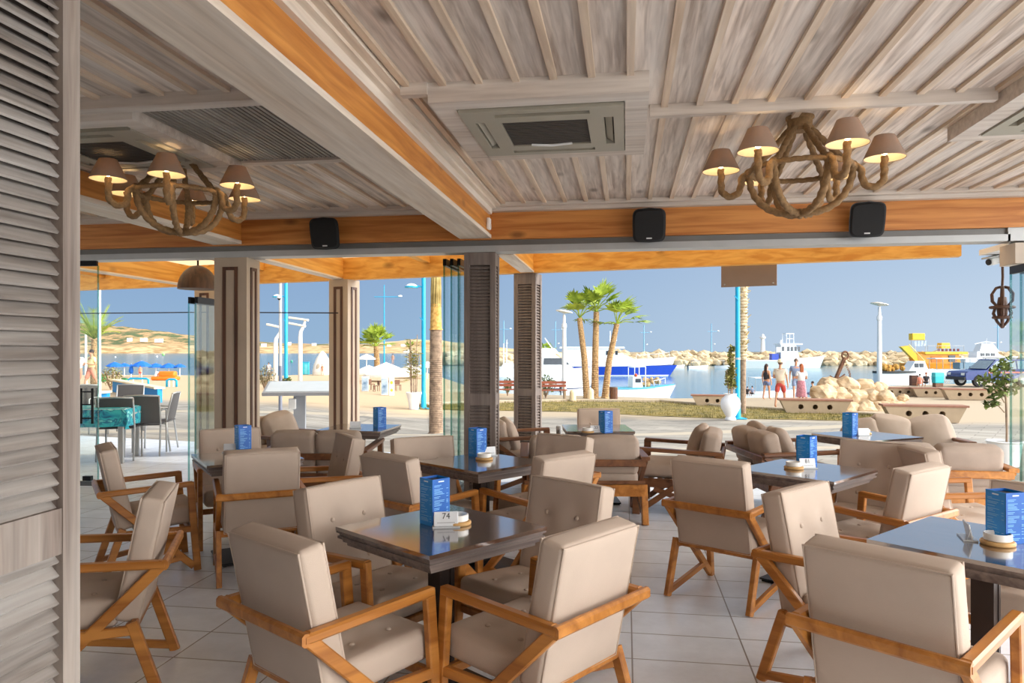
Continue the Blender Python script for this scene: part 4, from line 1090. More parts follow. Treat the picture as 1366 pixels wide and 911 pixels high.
# tall blue cross pole
b = G(512.5, 495); D = depth(b); k = D/FPX
t = thing('street_lamp', 'thin blue cross shaped lamp mast behind the small palm', 'street lamp', b, YAW)
MB().lathe([(1.1*k,0),(.8*k,60*k),(.5*k,115*k)], seg=10).build('mast', CYAN, t, .6)
MB().tube([(-13*k,0,99*k),(22*k,0,99*k)], .5*k, 6).build('cross_arm', CYAN, t)
MB().ball((21*k,0,100*k), 3*k, 10, 6, (1,.6,.45)).build('lamp_head', WHITE, t, True)
def disc_lamp(px, by, hy, wpx, label):
    b = G(px, by); D = depth(b); k = D/FPX; H = (by-hy)*k
    t = thing('mushroom_lamp', label, 'street lamp', b, YAW, 'cream disc lamps')
    m = MB(); m.lathe([(4.2*k,0),(4.2*k,.1),(3.2*k,.15),(2.6*k,H*.78),(3.4*k,H*.79),(3.4*k,H*.83),(2.0*k,H*.85),(1.6*k,H*.95)], seg=16); m.build('post', WHITE, t, .6)
    m = MB(); m.lathe([(1.2*k,-2.2*k),(wpx*.25*k,-1.2*k),(wpx*.5*k,0),(wpx*.48*k,1.0*k),(wpx*.2*k,2.4*k),(.2*k,3*k)], (0,0,0), 24, M=Matrix.Translation((0,0,H-2*k)) @ Matrix.Rotation(math.radians(9),4,'Y')); m.build('disc_head', CREAM, t, .6)
disc_lamp(752.5, 524, 414, 23, 'cream disc lamp standing left of the three palms')
disc_lamp(1173, 512, 404, 23, 'cream disc lamp behind the boulder pile')
def vlamp(px, by, ty, heads, label):
    b = G(px, by); D = depth(b); k = D/FPX; H = (by-ty)*k
    t = thing('panel_lamp', label, 'street lamp', b, YAW, 'white panel lamps on the left promenade')
    MB().tube([(0,0,0),(0,0,H*.72),(.5*k,0,H*.8),(5*k,0,H*.9),(7*k,0,H*.98)], [3*k,2.8*k,2.4*k,2*k,1.2*k], 10).build('post', WHITE, t, True)
    for x0, x1, y0, y1 in heads:
        MB().bar(((x0-px)*k,0,(by-y0)*k), ((x1-px)*k,0,(by-y1)*k), 8*k, 2.6*k, side=(0,1,0)).build('lamp_panel', CREAM, t)
vlamp(400.5, 517, 424, [(386,411,423.5,427),(386,407,431,435)], 'white lamp with two slanting panels, left of the narrow taupe column')
vlamp(367.5, 508, 438, [(356.5,372,432.5,436)], 'shorter white panel lamp left of the white mast')
# plain white masts
def mast(px, by, ty, r, label, cross=None, dark=None):
    b = G(px, by); D = depth(b); k = D/FPX; H = (by-ty)*k
    t = thing('mast', label, 'pole', b, YAW); m = MB(); m.lathe([(r*1.8,0),(r*1.8,.02),(r,.04),(r*.85,H)], seg=14); m.build('pole', WHITE if not dark else mat('pale grey pole', S(206,204,200), .5, .04), t, .6)
    if dark: MB().lathe([(r*1.12,.0),(r*1.08,(by-dark)*k)], seg=14).build('grey_foot', mat('grey pole foot', S(120,124,138), .5, .05), t, .6)
    if cross: MB().bar((-7*k,0,(by-cross)*k), (7*k,0,(by-cross)*k), .05, .05).build('cross_piece', WHITE, t)
mast(132.5, 543, 340, .05, 'tall thin white mast at far left beside the strolling couple', 417)
mast(374, 562, 300, .042, 'white mast with a grey foot left of the blue lamp, behind the menu stand', None, 488)
mast(114.5, 512, 443, .06, 'short white pole behind the strolling couple')
t = thing('promenade_camera', 'small white dome camera under the left blue lamp', 'camera', PD(372.6, depth(G(374,562))-.02, EYE+70*depth(G(374,562))/FPX)); MB().ball((0,0,0), .05, 10, 8).build('dome', BLACK, t, True); MB().lathe([(.06,0),(.06,.06),(.02,.09)], seg=14).build('housing', WHITE, t, .6); MB().tube([(0,0,.06),(.06,0,.07)], .012, 6).build('bracket', WHITE, t)
# far lamp masts on the breakwater
for px, ty, lb in ((741,425,'faint pale blue lamp mast behind the cream disc lamp left of the palms'),(859,430,'faint pale blue lamp mast above the blue ship'),(949,428,'faint pale blue lamp mast left of the hairy palm trunk'),(672,424,'faint pale blue lamp mast between the louvred posts'),(1331,420,'faint pale blue lamp mast below the iron lantern')):
    d = 159.5; k = d/FPX; b = PD(px, d, 1.255); t = thing('breakwater_lamp', lb, 'street lamp', b, YAW, 'lamp masts on the breakwater'); H = (466-ty)*k
    MB().lathe([(.8*k,0),(.5*k,H)], seg=8).build('mast', PALEB, t, .6)
    MB().tube([(-5*k,0,H*.72),(9*k,0,H*.72)], .35*k, 6).build('arm', PALEB, t); m = MB(); m.ball((9*k,0,H*.74), 1.5*k, 8, 6, (1,.7,.6)); m.ball((4*k,0,H*.28), 1.4*k, 8, 6, (1,.7,.6)); m.build('lamp_head', WHITE, t, True)

# ------------------------------------------------------------------ palms
BARK = mat('palm bark', S(150,116,78), .95, .35, 14, col2=S(206,168,118), bump=.6, bscale=40)
BARKG = mat('grey palm bark', S(138,116,98), .95, .25, 10, col2=S(178,152,126), bump=.6, bscale=40)
LEAF = mat('palm leaf', S(110,142,34), .6, .35, 3, col2=S(186,204,74))
LEAFY = mat('dry palm leaf', S(176,150,84), .8, .3, 4, col2=S(206,182,116))
def trunk(pts, r0, r1, ring, mt, name, par, rough=.12, seg=14):
    m = MB(); P_ = [Vector(p) for p in pts]; out = []; rs = []; L = sum((b-a).length for a, b in zip(P_, P_[1:])); n = max(6, int(L/ring)*2)
    for i in range(n+1):
        t = i/n; q = t*(len(P_)-1); k = min(int(q), len(P_)-2); out.append(P_[k].lerp(P_[k+1], q-k)); rs.append((r0+(r1-r0)*t)*(1+rough*(1 if i % 2 else -.3)))
    rs[0] *= 1.25; m.tube(out, rs, seg); return m.build(name, mt, par, .9)
def fan_crown(par, top, R, n, seed, wind=(.0,.0), up=1.0, mt=LEAF, droop=.35):
    random.seed(seed); m = MB(); s = MB()
    for k in range(n):
        a = 2*math.pi*k/n+random.uniform(-.3,.3); e = random.uniform(.0, 1.35)*up
        d = Vector((math.cos(a)*math.cos(e)+wind[0], math.sin(a)*math.cos(e)+wind[1], math.sin(e))).normalized()
        pl = R*random.uniform(.38,.58); b = Vector(top)+d*pl+Vector((0,0,-.04*R)); s.tube([top, Vector(top)+d*pl*.5+Vector((0,0,.03*R)), b], .012*R+.004, 5)
        u = d.cross(Vector((0,0,1))); u = (u if u.length > .05 else Vector((1,0,0))).normalized(); w = u.cross(d).normalized()
        nb = 13
        for j in range(nb):
            f = (j/(nb-1)-.5)*2.0; dd = (d*math.cos(f)+u*math.sin(f)).normalized(); ln = R*random.uniform(.5,.66)*(1-.18*abs(f))
            c = b+dd*ln*.55; tip = b+dd*ln+Vector((wind[0]*.2, wind[1]*.2, -droop*ln*random.uniform(.2,.75))); sd = dd.cross(w).normalized()*R*.042
            m.add([b, c-sd+w*.01*R, c+sd-w*.01*R, tip], [(0,1,2),(1,3,2)])
    m.build('fronds', mt, par); s.build('leaf_stalks', mt, par)
def feather_crown(par, top, R, n, seed, mt=LEAF, up=.9):
    random.seed(seed); m = MB(); s = MB()
    for k in range(n):
        a = 2*math.pi*k/n+random.uniform(-.25,.25); e = random.uniform(.5,1.35)*up
        d = Vector((math.cos(a)*math.cos(e), math.sin(a)*math.cos(e), math.sin(e))); pts = []
        for i in range(9):
            t = i/8; pts.append(Vector(top)+d*R*t+Vector((0,0,-.45*R*t*t*math.cos(e))))
        s.tube(pts, [.014*R*(1-.8*i/8)+.003 for i in range(9)], 5)
        for i in range(1, 9):
            for q in (0,.33,.66):
                if i == 8 and q: continue
                p = pts[i-1].lerp(pts[i], q); tn = (pts[i]-pts[i-1]).normalized(); u = tn.cross(Vector((0,0,1))); u = (u if u.length > .01 else Vector((1,0,0))).normalized()
                for sg in (-1, 1):
                    tip = p+(u*sg*.72+tn*.7+Vector((0,0,.12))).normalized()*R*.26*(1-.55*abs(i/8-.4)); sd = tn*R*.012
                    m.add([p-sd, p+sd, tip], [(0,1,2)])
    m.build('fronds', mt, par); s.build('leaf_stalks', mt, par)
def palm(px, by, ty, r, cr, label, lean=0., kind='fan', mt=BARK, n=16, seed=1, wind=(.25,-.1), ring=.09, **kw):
    b = G(px, by); D = depth(b); k = D/FPX; H = (by-ty)*k; t = thing('palm_tree', label, 'palm tree', b, YAW)
    trunk([(0,0,0),(lean*k*.35,0,H*.5),(lean*k,0,H)], r*k, r*k*.72, ring, mt, 'trunk', t)
    if cr: (fan_crown if kind == 'fan' else feather_crown)(t, Vector((lean*k,0,H)), cr*k, n, seed, **(dict(wind=wind) if kind == 'fan' else {}), **kw)
    return t
palm(783, 531, 424, 4.6, 44, 'left of the three windblown palms by the quay', -10, seed=5, n=10)
palm(793.5, 531, 416, 4.9, 48, 'tallest palm, in the middle of the three by the quay', 2, seed=6, n=10, wind=(.15,-.1))
palm(807, 531, 432, 4.6, 44, 'right of the three palms by the quay, leaning right', 16, seed=7, n=10)
palm(503.5, 497, 462, 4.2, 32, 'low bushy palm at left between the blue cross mast and the narrow column', -2, seed=8, n=26, wind=(0,0))
palm(125.5, 520, 452, 4.5, 58, 'date palm with upright fronds behind the strolling couple', 0, 'feather', seed=9, n=16, up=1.0)
palm(729, 494, 471, 2.6, 17, 'small far palm beyond the motor yacht, left of the disc lamp', 0, seed=10, n=18, wind=(0,0))
palm(546, 480, 462, 1.0, 9, 'tiny pale palm on the far beach left of the near blue lamp', 0, seed=13, n=10, wind=(0,0))
t = palm(581.5, 575, 300, 9.0, 60, 'thick ringed palm trunk left of the central louvred post', -1, mt=BARKG, ring=.05, seed=12, n=14, rough=.2) if False else None
b = G(581.5, 578); D = depth(b); k = D/FPX
t = thing('palm_tree', 'thick ringed palm trunk seen left of the central louvred post', 'palm tree', b, YAW)
trunk([(0,0,0),(.0,0,1.2),(0,0,(578-440)*k)], 9.2*k, 7.8*k, .045, BARKG, 'trunk', t, .06, 18)
trunk([(0,0,(578-440)*k),(0,0,(578-405)*k)], 7.9*k, 6.8*k, .06, mat('orange palm fibre', S(206,148,66), .9, .25, 14, col2=S(232,188,110), bump=.5), 'fresh_trunk', t, .03, 18)
m = MB(); random.seed(77)
for i in range(14):
    a = i*2.4; m.tube([(5*k*math.cos(a),5*k*math.sin(a),(578-410)*k),(5.6*k*math.cos(a+.2),5.6*k*math.sin(a+.2),(578-385)*k),(4.6*k*math.cos(a+.4),4.6*k*math.sin(a+.4),(578-340)*k)], [2.2*k,1.7*k,1.2*k], 6)
m.build('leaf_sheaths', LEAFY, t, True); fan_crown(t, Vector((0,0,(578-335)*k)), 1.3, 12, 31, (0,0), 1.)
b = G(991, 553); D = depth(b); k = D/FPX
t = thing('palm_tree', 'shaggy palm trunk behind the turquoise post', 'palm tree', b, YAW)
trunk([(0,0,0),(0,0,(553-480)*k)], 3.8*k, 4.0*k, .09, BARKG, 'trunk', t, .05)
trunk([(0,0,(553-480)*k),(0,0,(553-330)*k)], 5.2*k, 5.8*k, .10, mat('pale shaggy bark', S(196,172,136), .95, .3, 9, col2=S(224,204,170), bump=.6), 'shaggy_trunk', t, .22)
m = MB(); random.seed(5)
for i in range(90):
    a = random.uniform(0,6.28); z = random.uniform(75,215)*k; m.tube([(5*k*math.cos(a),5*k*math.sin(a),z),(random.uniform(8,11)*k*math.cos(a),9*k*math.sin(a),z+random.uniform(-.05,.15))], [.9*k,.3*k], 5)
m.build('leaf_stubs', LEAFY, t); fan_crown(t, Vector((0,0,(553-322)*k)), 1.3, 12, 32, (0,0), 1.)

# ------------------------------------------------------------------ shrubs and planters
GRN = mat('shrub leaf', S(70,92,44), .7, .35, 6, col2=S(132,146,74))
GRNY = mat('yellow green leaf', S(132,132,52), .7, .3, 6, col2=S(190,180,92))
def leafball(m, c, R, n, ls, seed, sc=(1,1,1)):
    random.seed(seed)
    for k in range(n):
        d = Vector((random.gauss(0,1), random.gauss(0,1), random.gauss(0,1))).normalized()*R*random.uniform(.45,1); p = Vector((d.x*sc[0], d.y*sc[1], d.z*sc[2]))+Vector(c)
        a = Vector((random.gauss(0,1), random.gauss(0,1), random.gauss(0,.7))).normalized()*ls; b = a.cross(Vector((random.random(),random.random(),1))).normalized()*ls*.28
        m.add([p-a*.5, p+b, p+a*.5, p-b], [(0,1,2,3)])
def shrub(px, by, wpx, hpx_, label, mt=GRN, seed=1, n=500, d=None):
    b = PD(px, d) if d else G(px, by); D = d or depth(b); k = D/FPX; t = thing('shrub', label, 'shrub', b, YAW)
    m = MB(); R = wpx/2*k; H = hpx_*k
    leafball(m, (0,0,H*.6), 1, n, max(.05, 3.2*k), seed, (R, R*.8, H*.45)); m.build('foliage', mt, t)
    s = MB(); random.seed(seed)
    for i in range(7):
        a = i*.9; s.tube([(0,0,0),(R*.3*math.cos(a),R*.25*math.sin(a),H*.4),(R*.7*math.cos(a),R*.5*math.sin(a),H*.8)], .6*k+.004, 5)
    s.build('stems', BARKG, t)
shrub(148, 520, 34, 30, 'shrub at far left between the white mast and the blue wall', mat('olive leaf', S(120,120,62), .7, .3, 6, col2=S(176,168,104)), 3)
shrub(353, 519, 30, 30, 'shrub right of the inner taupe column, left of the white mast', mat('grey green leaf', S(110,108,74), .7, .3, 6, col2=S(168,160,120)), 4)
shrub(382, 517, 16, 14, 'small shrub at the foot of the left blue lamp', GRN, 5, 250)
shrub(728, 531, 30, 30, 'dark flowering shrub right of the second louvred post', GRN, 6)
shrub(677, 528, 14, 24, 'shrub seen between the two louvred posts', GRN, 16, 260)
# leafy bush by the right-hand glass
bb = PD(1340, 9.6); t = thing('potted_shrub', 'dark leafy shrub leaning in beside the right glass stack', 'shrub', (bb.x, bb.y, 0), YAW)
m = MB(); s = MB(); random.seed(8); k = 9.6/FPX
s.tube([(.02,0,0),(.03,0,.45),(.02,0,.85),(.0,0,1.1)], .014, 6)
for (dx, dy_, n, R) in ((-4,500,60,.16),(-12,522,50,.13),(-18,535,40,.10),(-26,507,26,.09),(2,485,30,.10),(4,515,50,.15)):
    c = Vector((dx*k, random.uniform(-.05,.05), EYE-(dy_-HOR)*k)); s.tube([(0,0,c.z-.15),(c.x*.5,0,c.z-.05),c], .008, 5); leafball(m, c, R, n, .10, int(R*1000)+n)
m.build('foliage', GRN, t); s.build('stems', BARKG, t)
pp = MB(); pp.lathe([(.16,0),(.2,.3),(.22,.32),(.2,.33),(.18,.30)], seg=20, cap=False); pp.build('pot', WHITE, t, .6); MB().lathe([(.18,.28),(.02,.29)], seg=16).build('soil', mat('soil', S(70,54,40), .95, .3), t)
def planter(px, by, prof, label):
    b = G(px, by); k = depth(b)/FPX; t = thing('planter', label, 'planter', b, YAW, 'white planters of the forecourt')
    m = MB(); m.lathe([(r*k, z*k) for r, z in prof], seg=28, cap=False); m.build('pot', mat('whitewashed pot', S(244,242,240), .55, .03), t, .9)
    MB().lathe([((prof[-1][0]-.2)*k, (prof[-1][1]-1.5)*k), (.01,(prof[-1][1]-1.2)*k)], seg=20).build('soil', mat('soil', S(70,54,40), .95, .3), t)
    return t, k
t, k = planter(552, 546, [(0,0),(6,0),(6.2,2),(7.5,10),(10,20),(10.6,21),(10.6,23),(9.4,23),(8.8,20)], 'white flared planter holding tall yellow green leaves, left of the blue lamp')
m = MB(); s = MB(); random.seed(21)
for i in range(9):
    x = random.uniform(-5,5)*k; y = random.uniform(-4,4)*k; H = random.uniform(40,80)*k; tx = x*1.8; s.tube([(x,y,20*k),(x*1.3,y*1.3,20*k+H*.6),(tx,y*1.6,20*k+H)], .5*k, 6)
    for j in range(26):
        z = 20*k+H*random.uniform(.35,1); a = random.uniform(0,6.28); p = Vector((x+(tx-x)*(z-20*k)/H, y, z)); dd = Vector((math.cos(a), math.sin(a), random.uniform(-.1,.7))).normalized()*random.uniform(6,13)*k; u = dd.cross(Vector((0,0,1))).normalized()*.9*k
        m.add([p, p+dd*.5+u, p+dd+Vector((0,0,-1.5*k)), p+dd*.5-u], [(0,1,2,3)])
m.build('foliage', GRNY, t); s.build('stems', BARKG, t)
t, k = planter(974.5, 560, [(0,0),(7,0),(7,2),(5.8,4),(8,8),(12.4,16),(13.2,22),(11.6,28),(7.5,32),(7.5,34),(9,35),(7,35),(6.4,31)], 'white round jar planter at the foot of the turquoise post')
m = MB(); s = MB(); random.seed(22)
for i in range(6):
    x = random.uniform(-3,3)*k; H = random.uniform(35,68)*k; tx = x-random.uniform(0,5)*k+1*k; s.tube([(x,0,30*k),((x+tx)/2,0,30*k+H*.5),(tx,0,30*k+H)], .7*k, 6)
    for j in range(22): leafball(m, ((x+tx)/2+random.uniform(-2,2)*k, random.uniform(-2,2)*k, 30*k+H*random.uniform(.3,1)), 3*k, 4, 6*k, i*40+j)
m.build('foliage', mat('vine leaf', S(104,116,52), .7, .3, 6, col2=S(176,164,92)), t); s.build('stems', BARKG, t)

# ------------------------------------------------------------------ concrete benches
CONC = mat('tan concrete', S(176,154,126), .9, .08, 3)
SLAB = mat('red brown bench top', S(150,104,82), .7, .12, 8)
def bench_mesh(L=2.2, H=.5, Wd=.55):
    me_o = MB(); me_o.extry([(-L/2+.22,0),(L/2-.22,0),(L/2,H-.05),(-L/2,H-.05)], -Wd/2, Wd/2); o = me_o.build('cutme', CONC)
    cut = MB()
    for x in (-.45,0,.45): cut.lathe([(.085,-.12),(.085,Wd)], seg=20, M=Matrix.Translation((x,0,H*.5)) @ Matrix.Rotation(math.pi/2,4,'X'))
    c = cut.build('cutter', CONC); md = o.modifiers.new('b', 'BOOLEAN'); md.object = c; md.operation = 'DIFFERENCE'; md.solver = 'EXACT'
    dg = bpy.context.evaluated_depsgraph_get(); me = bpy.data.meshes.new_from_object(o.evaluated_get(dg))
    bpy.data.objects.remove(o); bpy.data.objects.remove(c); return me
BM_ = bench_mesh(); BT = MB().bb(-1.16,1.16,-.3,.3,.45,.505).mesh('top', SLAB)
def bench(px, by, rz, sc, label):
    b = G(px, by); t = thing('concrete_bench', label, 'bench', b, YAW+math.radians(rz), 'concrete benches with round holes'); t.scale = (sc, sc, sc)
    for nm, me in (('bench_body', BM_), ('bench_top', BT)):
        o = bpy.data.objects.new(nm, me); COL.objects.link(o); o.parent = t
bench(1231, 562, -14, 1.0, 'concrete bench with round holes, nearest, below the yellow boat')
bench(1086, 552, -14, 1.0, 'concrete bench with round holes in front of the boulders and strolling group')
bench(957, 541.5, -14, .86, 'concrete bench with round holes left of the white jar planter')
bench(1199, 528, -14, .8, 'small far concrete bench right of the boulder pile')
bench(1246, 529.5, -14, .85, 'far concrete bench under the turquoise bin')
bench(1292, 533, -14, .95, 'far concrete bench in front of the blue car')
# wooden benches, bollards, bin by the palms
RW = wood('red bench timber', S(120,58,36), S(160,84,54), 'x', 16, .6)
def slat_bench(px, by, w, label):
    b = G(px, by); k = depth(b)/FPX; t = thing('slatted_bench', label, 'bench', b, YAW+.06, 'red wooden benches by the quay'); L = w*k
    for y, z in ((-.2,.44),(-.08,.45),(.04,.45)): MB().box((0,y,z), (L,.1,.04)).build('seat_slat', RW, t)
    for z in (.62,.76): MB().box((0,.16,z), (L,.04,.11)).build('back_slat', RW, t)
    for s in (-1,1): m = MB(); m.box((s*L*.42,-.05,.21), (.08,.34,.42)); m.box((s*L*.42,.17,.5), (.07,.05,.6)); m.build('bench_end', CONC, t)
slat_bench(738, 534, 36, 'red wooden bench right of the second louvred post')
slat_bench(675, 533, 34, 'red wooden bench seen between the two louvred posts')
def bollard(px, by, label):
    b = G(px, by); k = depth(b)/FPX; t = thing('bollard', label, 'bollard', b, 0, 'cream stone bollards'); MB().lathe([(4.4*k,0),(4.2*k,11*k),(3.8*k,14*k),(2.2*k,16*k),(.1*k,16.6*k)], seg=18).build('post', mat('cream stone', S(240,216,172), .8, .06, 4), t, .9); MB().lathe([(4.7*k,0),(4.7*k,1.5*k),(4.3*k,2*k)], seg=18).build('foot', CONC, t)
bollard(764, 536, 'cream bollard right of the red bench'); bollard(788, 534.5, 'cream bollard at the foot of the palms')
b = G(818.5, 533); k = depth(b)/FPX; t = thing('litter_bin', 'brown slatted litter bin right of the three palms', 'bin', b, YAW)
for i in range(12):
    a = i*math.pi/6; MB().box((5*k*math.cos(a),5*k*math.sin(a),8.5*k), (.8*k,2.0*k,16*k), rot=(0,0,a)).build('slat', TEAK, t)
m = MB(); m.lathe([(4.4*k,1*k),(4.4*k,16*k),(5.4*k,16*k),(5.4*k,17*k)], seg=16); m.build('liner', ALUD, t)
# boulder pile and anchor
RK = mat('boulder limestone', S(184,146,100), .9, .22, 1.6, col2=S(224,200,164), bump=.6, bscale=12)
rk = [(1092,543,15,'far left'),(1112,542,14,''),(1133,546,14,''),(1155,546,15,''),(1176,545,14,''),(1195,544,13,''),(1098,526,17,''),(1120,529,14,''),(1140,530,15,''),(1160,528,14,''),(1180,530,13,''),(1106,514,14,''),(1130,514,15,''),(1152,515,14,''),(1172,517,11,''),(1205,531,7,''),(1092,532,9,'')]
lbs = ['lowest boulder at the left end of the pile behind the bench','low broad boulder second from the left in the front row','dark sided boulder in the middle of the front row','boulder right of the middle in the front row of the pile','bright boulder second from the right in the front row','large bright boulder at the right end of the pile','large tan boulder stacked at the left of the pile','boulder in the middle tier left of centre','boulder in the middle tier at the centre of the pile','boulder in the middle tier right of centre','boulder in the middle tier at the right of the pile','top boulder at the left crest of the pile','top boulder beneath the rusty anchor','top boulder right of the anchor','small top boulder below the disc lamp post','small loose boulder right of the pile','small boulder at the far left foot of the pile']
base = depth(G(1140, 548))
for i, (px, py, r, _) in enumerate(rk):
    tier = 0 if py > 538 else (1 if py > 522 else 2); d = base+.25+tier*.75+random.uniform(-.1,.1); k = d/FPX; z = EYE-(py-HOR)*k
    m = MB(); boulder(m, (0,0,0), r*k*.92, i+2, (1.12,.9,.82), 3); tag(m.build('boulder', RK, None, False, PD(px, d, z)), lbs[i], 'boulder', 'boulders of the pile by the quay')
d = base+1.9; k = d/FPX; t = thing('anchor', 'rusty iron anchor standing on the boulder pile', 'anchor', PD(1116, d, EYE-(505-HOR)*k), YAW)
ANC = mat('rusted iron', S(96,62,44), .85, .3, 9, col2=S(140,98,70))
MB().bar((-1*k,0,0), (11*k,0,28*k), 5*k, 4.2*k, side=(0,1,0)).build('shank', ANC, t)
MB().tube([(10.5*k+4.2*k*math.cos(a)+1*k,0,31*k+5*k*math.sin(a)) for a in [i*math.pi/8 for i in range(16)]], 1.3*k, 8, closed=True).build('ring', ANC, t, True)
MB().tube([(-9*k,0,4*k),(-5*k,0,0),(0,0,-1.5*k),(6*k,0,1*k),(11*k,0,6*k)], [.8*k,2*k,2.4*k,2*k,.8*k], 8).build('arms', ANC, t, True)
c = MB()
for i in range(16):
    u = i/15; ctr = Vector((10*k+2*k*math.sin(u*5)+u*10*k, -.1, 22*k-28*k*u**.7)); c.tube([ctr+Vector((1.1*k*math.cos(a), (.5*k*math.sin(a) if i % 2 else 0), (0 if i % 2 else 1)*.9*k*math.sin(a)+ (0.9*k*math.cos(a) if i % 2 else 0))) for a in [j*math.pi/4 for j in range(8)]], .4*k, 5, closed=True)
c.build('chain', ANC, t)
# ------------------------------------------------------------------ boats
GELW = mat('white gelcoat', S(242,242,240), .3, .02); GELB = mat('royal blue hull', S(18,66,178), .35, .06); GELG = mat('pale grey hull', S(206,214,212), .4, .04)
YEL = mat('yellow boat paint', S(246,196,24), .4, .05); ORG = mat('orange boat paint', S(236,150,24), .45, .06); DGLS = mat('dark boat glass', S(50,58,66), .15, .1); TEAL = mat('teal antifouling', S(40,110,112), .5, .08)
def hull(L, B, z0, z1, sheer=.25, rake=.12, flare=.85, n=14):
    """closed shell between two heights; bow at +x"""
    m = MB(); vs = []; fs = []
    for i in range(n+1):
        t = i/n; x = -L/2+L*t
        b = B/2*(1-max(0,(t-.35)/.65)**2.3)*(.86+.14*min(1,t*4))
        for s, z, w in ((-1,z0,flare),(-1,z1,1),(1,z1,1),(1,z0,flare)):
            zz = z+(sheer*z1*max(0,(t-.3)/.7)**2 if z > z0+1e-6 else sheer*z0*max(0,(t-.3)/.7)**2)
            vs.append((x+(rake*L*(zz-z0)/max(.1,z1+sheer*z1-z0)*max(0,(t-.5)*2)), s*max(.015,b*w), zz))
    for i in range(n):
        for k in range(4): a, b = i*4+k, i*4+(k+1)%4; fs.append((a, b, b+4, a+4))
    fs += [(3,2,1,0), tuple(n*4+k for k in range(4))]; return m.add(vs, fs)
def cabin(x0, x1, w, z0, z1, fr=.25, rr=.05, tp=.9):
    m = MB(); h = z1-z0
    return m.add([(x0,-w/2,z0),(x1,-w/2,z0),(x1,w/2,z0),(x0,w/2,z0),(x0+rr*h,-w/2*tp,z1),(x1-fr*h,-w/2*tp,z1),(x1-fr*h,w/2*tp,z1),(x0+rr*h,w/2*tp,z1)], [(3,2,1,0),(4,5,6,7),(0,1,5,4),(1,2,6,5),(2,3,7,6),(3,0,4,7)])
def rails(pts, h, r=.02, step=1):
    m = MB(); m.tube([Vector(p)+Vector((0,0,h)) for p in pts], r, 6)
    for p in pts[::step]: m.tube([p, Vector(p)+Vector((0,0,h))], r, 5)
    return m
def boat(px, wy, ang, label, name='boat', cat='boat'):
    p = Wt(px, wy); return thing(name, label, cat, p, YAW+math.radians(ang)), depth(p)/FPX
# motor yacht, left
t, k = boat(738, 519, 6, 'white motor yacht with dark side windows beyond the second louvred post', 'motor_yacht'); L = 96*k
hull(L, 2.6, -.1, 1.5, .18).build('hull', GELW, t); hull(L*.96, 2.55, -.3, .12, 0).build('boot_stripe', mat('navy stripe', S(40,50,92), .4, .05), t)
cabin(-L*.36, L*.30, 1.9, 1.45, 2.85, 1.3, .1, .8).build('cabin', GELW, t); c = cabin(-L*.16, L*.20, 1.94, 1.95, 2.45, 1.3, .1, .86); c.build('side_windows', DGLS, t)
cabin(-L*.34, L*.06, 1.7, 2.8, 3.2, .8, 0, .8).build('flybridge', GELW, t); rails([(L*.1,-.9,1.6),(L*.25,-.8,1.7),(L*.4,-.5,1.8),(L*.52,0,1.9)], .45).build('bow_rail', ALU, t)
MB().tube([(-L*.0,0,3.1),(-L*.12,0,4.0)], .04, 6).build('aerial', GELW, t); m = MB(); m.ball((L*.12,-1.25,.75), .16, 8, 6, (.8,.8,1.2)); m.build('fender', mat('orange fender', S(222,140,70), .5, 0), t, True)
# blue ship
t, k = boat(817, 501, -3, 'long white and royal blue ship behind the three palms', 'ship'); L = 150*k
hull(L, 3.4, -.1, 1.15, .12, .07).build('hull', GELB, t); hull(L*.98, 3.4, -.35, .12, 0, .02).build('boot_stripe', GELW, t); hull(L*1.045, 3.5, 1.12, 1.85, .22, .03, .98).build('bulwark', GELW, t)
cabin(-L*.45, L*.06, 2.6, 1.8, 3.35, .9, .05, .94).build('deckhouse', GELW, t); cabin(-L*.47, L*.10, 2.9, 3.3, 3.5, .3, 0, 1).build('deckhouse_roof', GELW, t)
cabin(-L*.02, L*.22, 2.4, 1.8, 2.7, 2.2, .1, .8).build('foredeck_cabin', GELW, t)
m = MB()
for x in (-.06,-.02,.02): MB().box((x*L+.1,-1.30,2.75), (L*.022,.06,.5)).build('window', DGLS, t)
m = MB(); m.tube([(-L*.02,0,3.4),(-L*.02,0,5.4)], .05, 6); m.box((.1,0,4.3), (.9,.3,.12)); m.tube([(.3,.2,3.5),(.3,.2,4.3)], .04, 6); m.build('radar_mast', GELW, t); rails([(L*.2,-1.2,1.95),(L*.3,-1.1,2.0),(L*.4,-.8,2.1),(L*.5,-.2,2.3)], .55).build('bow_rail', GELW, t)
# fishing boat in front of the blue ship
t, k = boat(852, 530, 10, 'small white fishing boat with cluttered nets and a tube frame, before the blue ship', 'fishing_boat'); L = 84*k
hull(L, 1.5, -.15, .6, .3).build('hull', GELW, t); hull(L*1.02, 1.56, .56, .66, .3, .1, 1).build('gunwale', mat('turquoise gunwale', S(90,176,196), .5, .05), t)
cabin(-L*.14, L*.04, .9, .55, 1.35, .2, .05, .92).build('wheelhouse', GELW, t); MB().box((-L*.05,-.46,1.1), (L*.09,.03,.25)).build('window', DGLS, t)
m = MB(); m.tube([(-L*.12,-.6,.6),(-L*.12,-.6,1.95),(L*.06,-.6,2.0)], .03, 6); m.tube([(-L*.12,.6,.6),(-L*.12,.6,1.95),(L*.06,.6,2.0)], .03, 6); m.tube([(-L*.12,-.6,1.95),(-L*.12,.6,1.95)], .03, 6); m.tube([(L*.06,-.6,.6),(L*.06,-.6,2.0),(L*.06,.6,2.0),(L*.06,.6,.6)], .03, 6); m.build('tube_frame', GELW, t)
m = MB(); random.seed(4)
for i in range(14): m.ball((L*random.uniform(.08,.34),random.uniform(-.4,.4),.7+random.uniform(0,.5)), random.uniform(.10,.18), 7, 5)
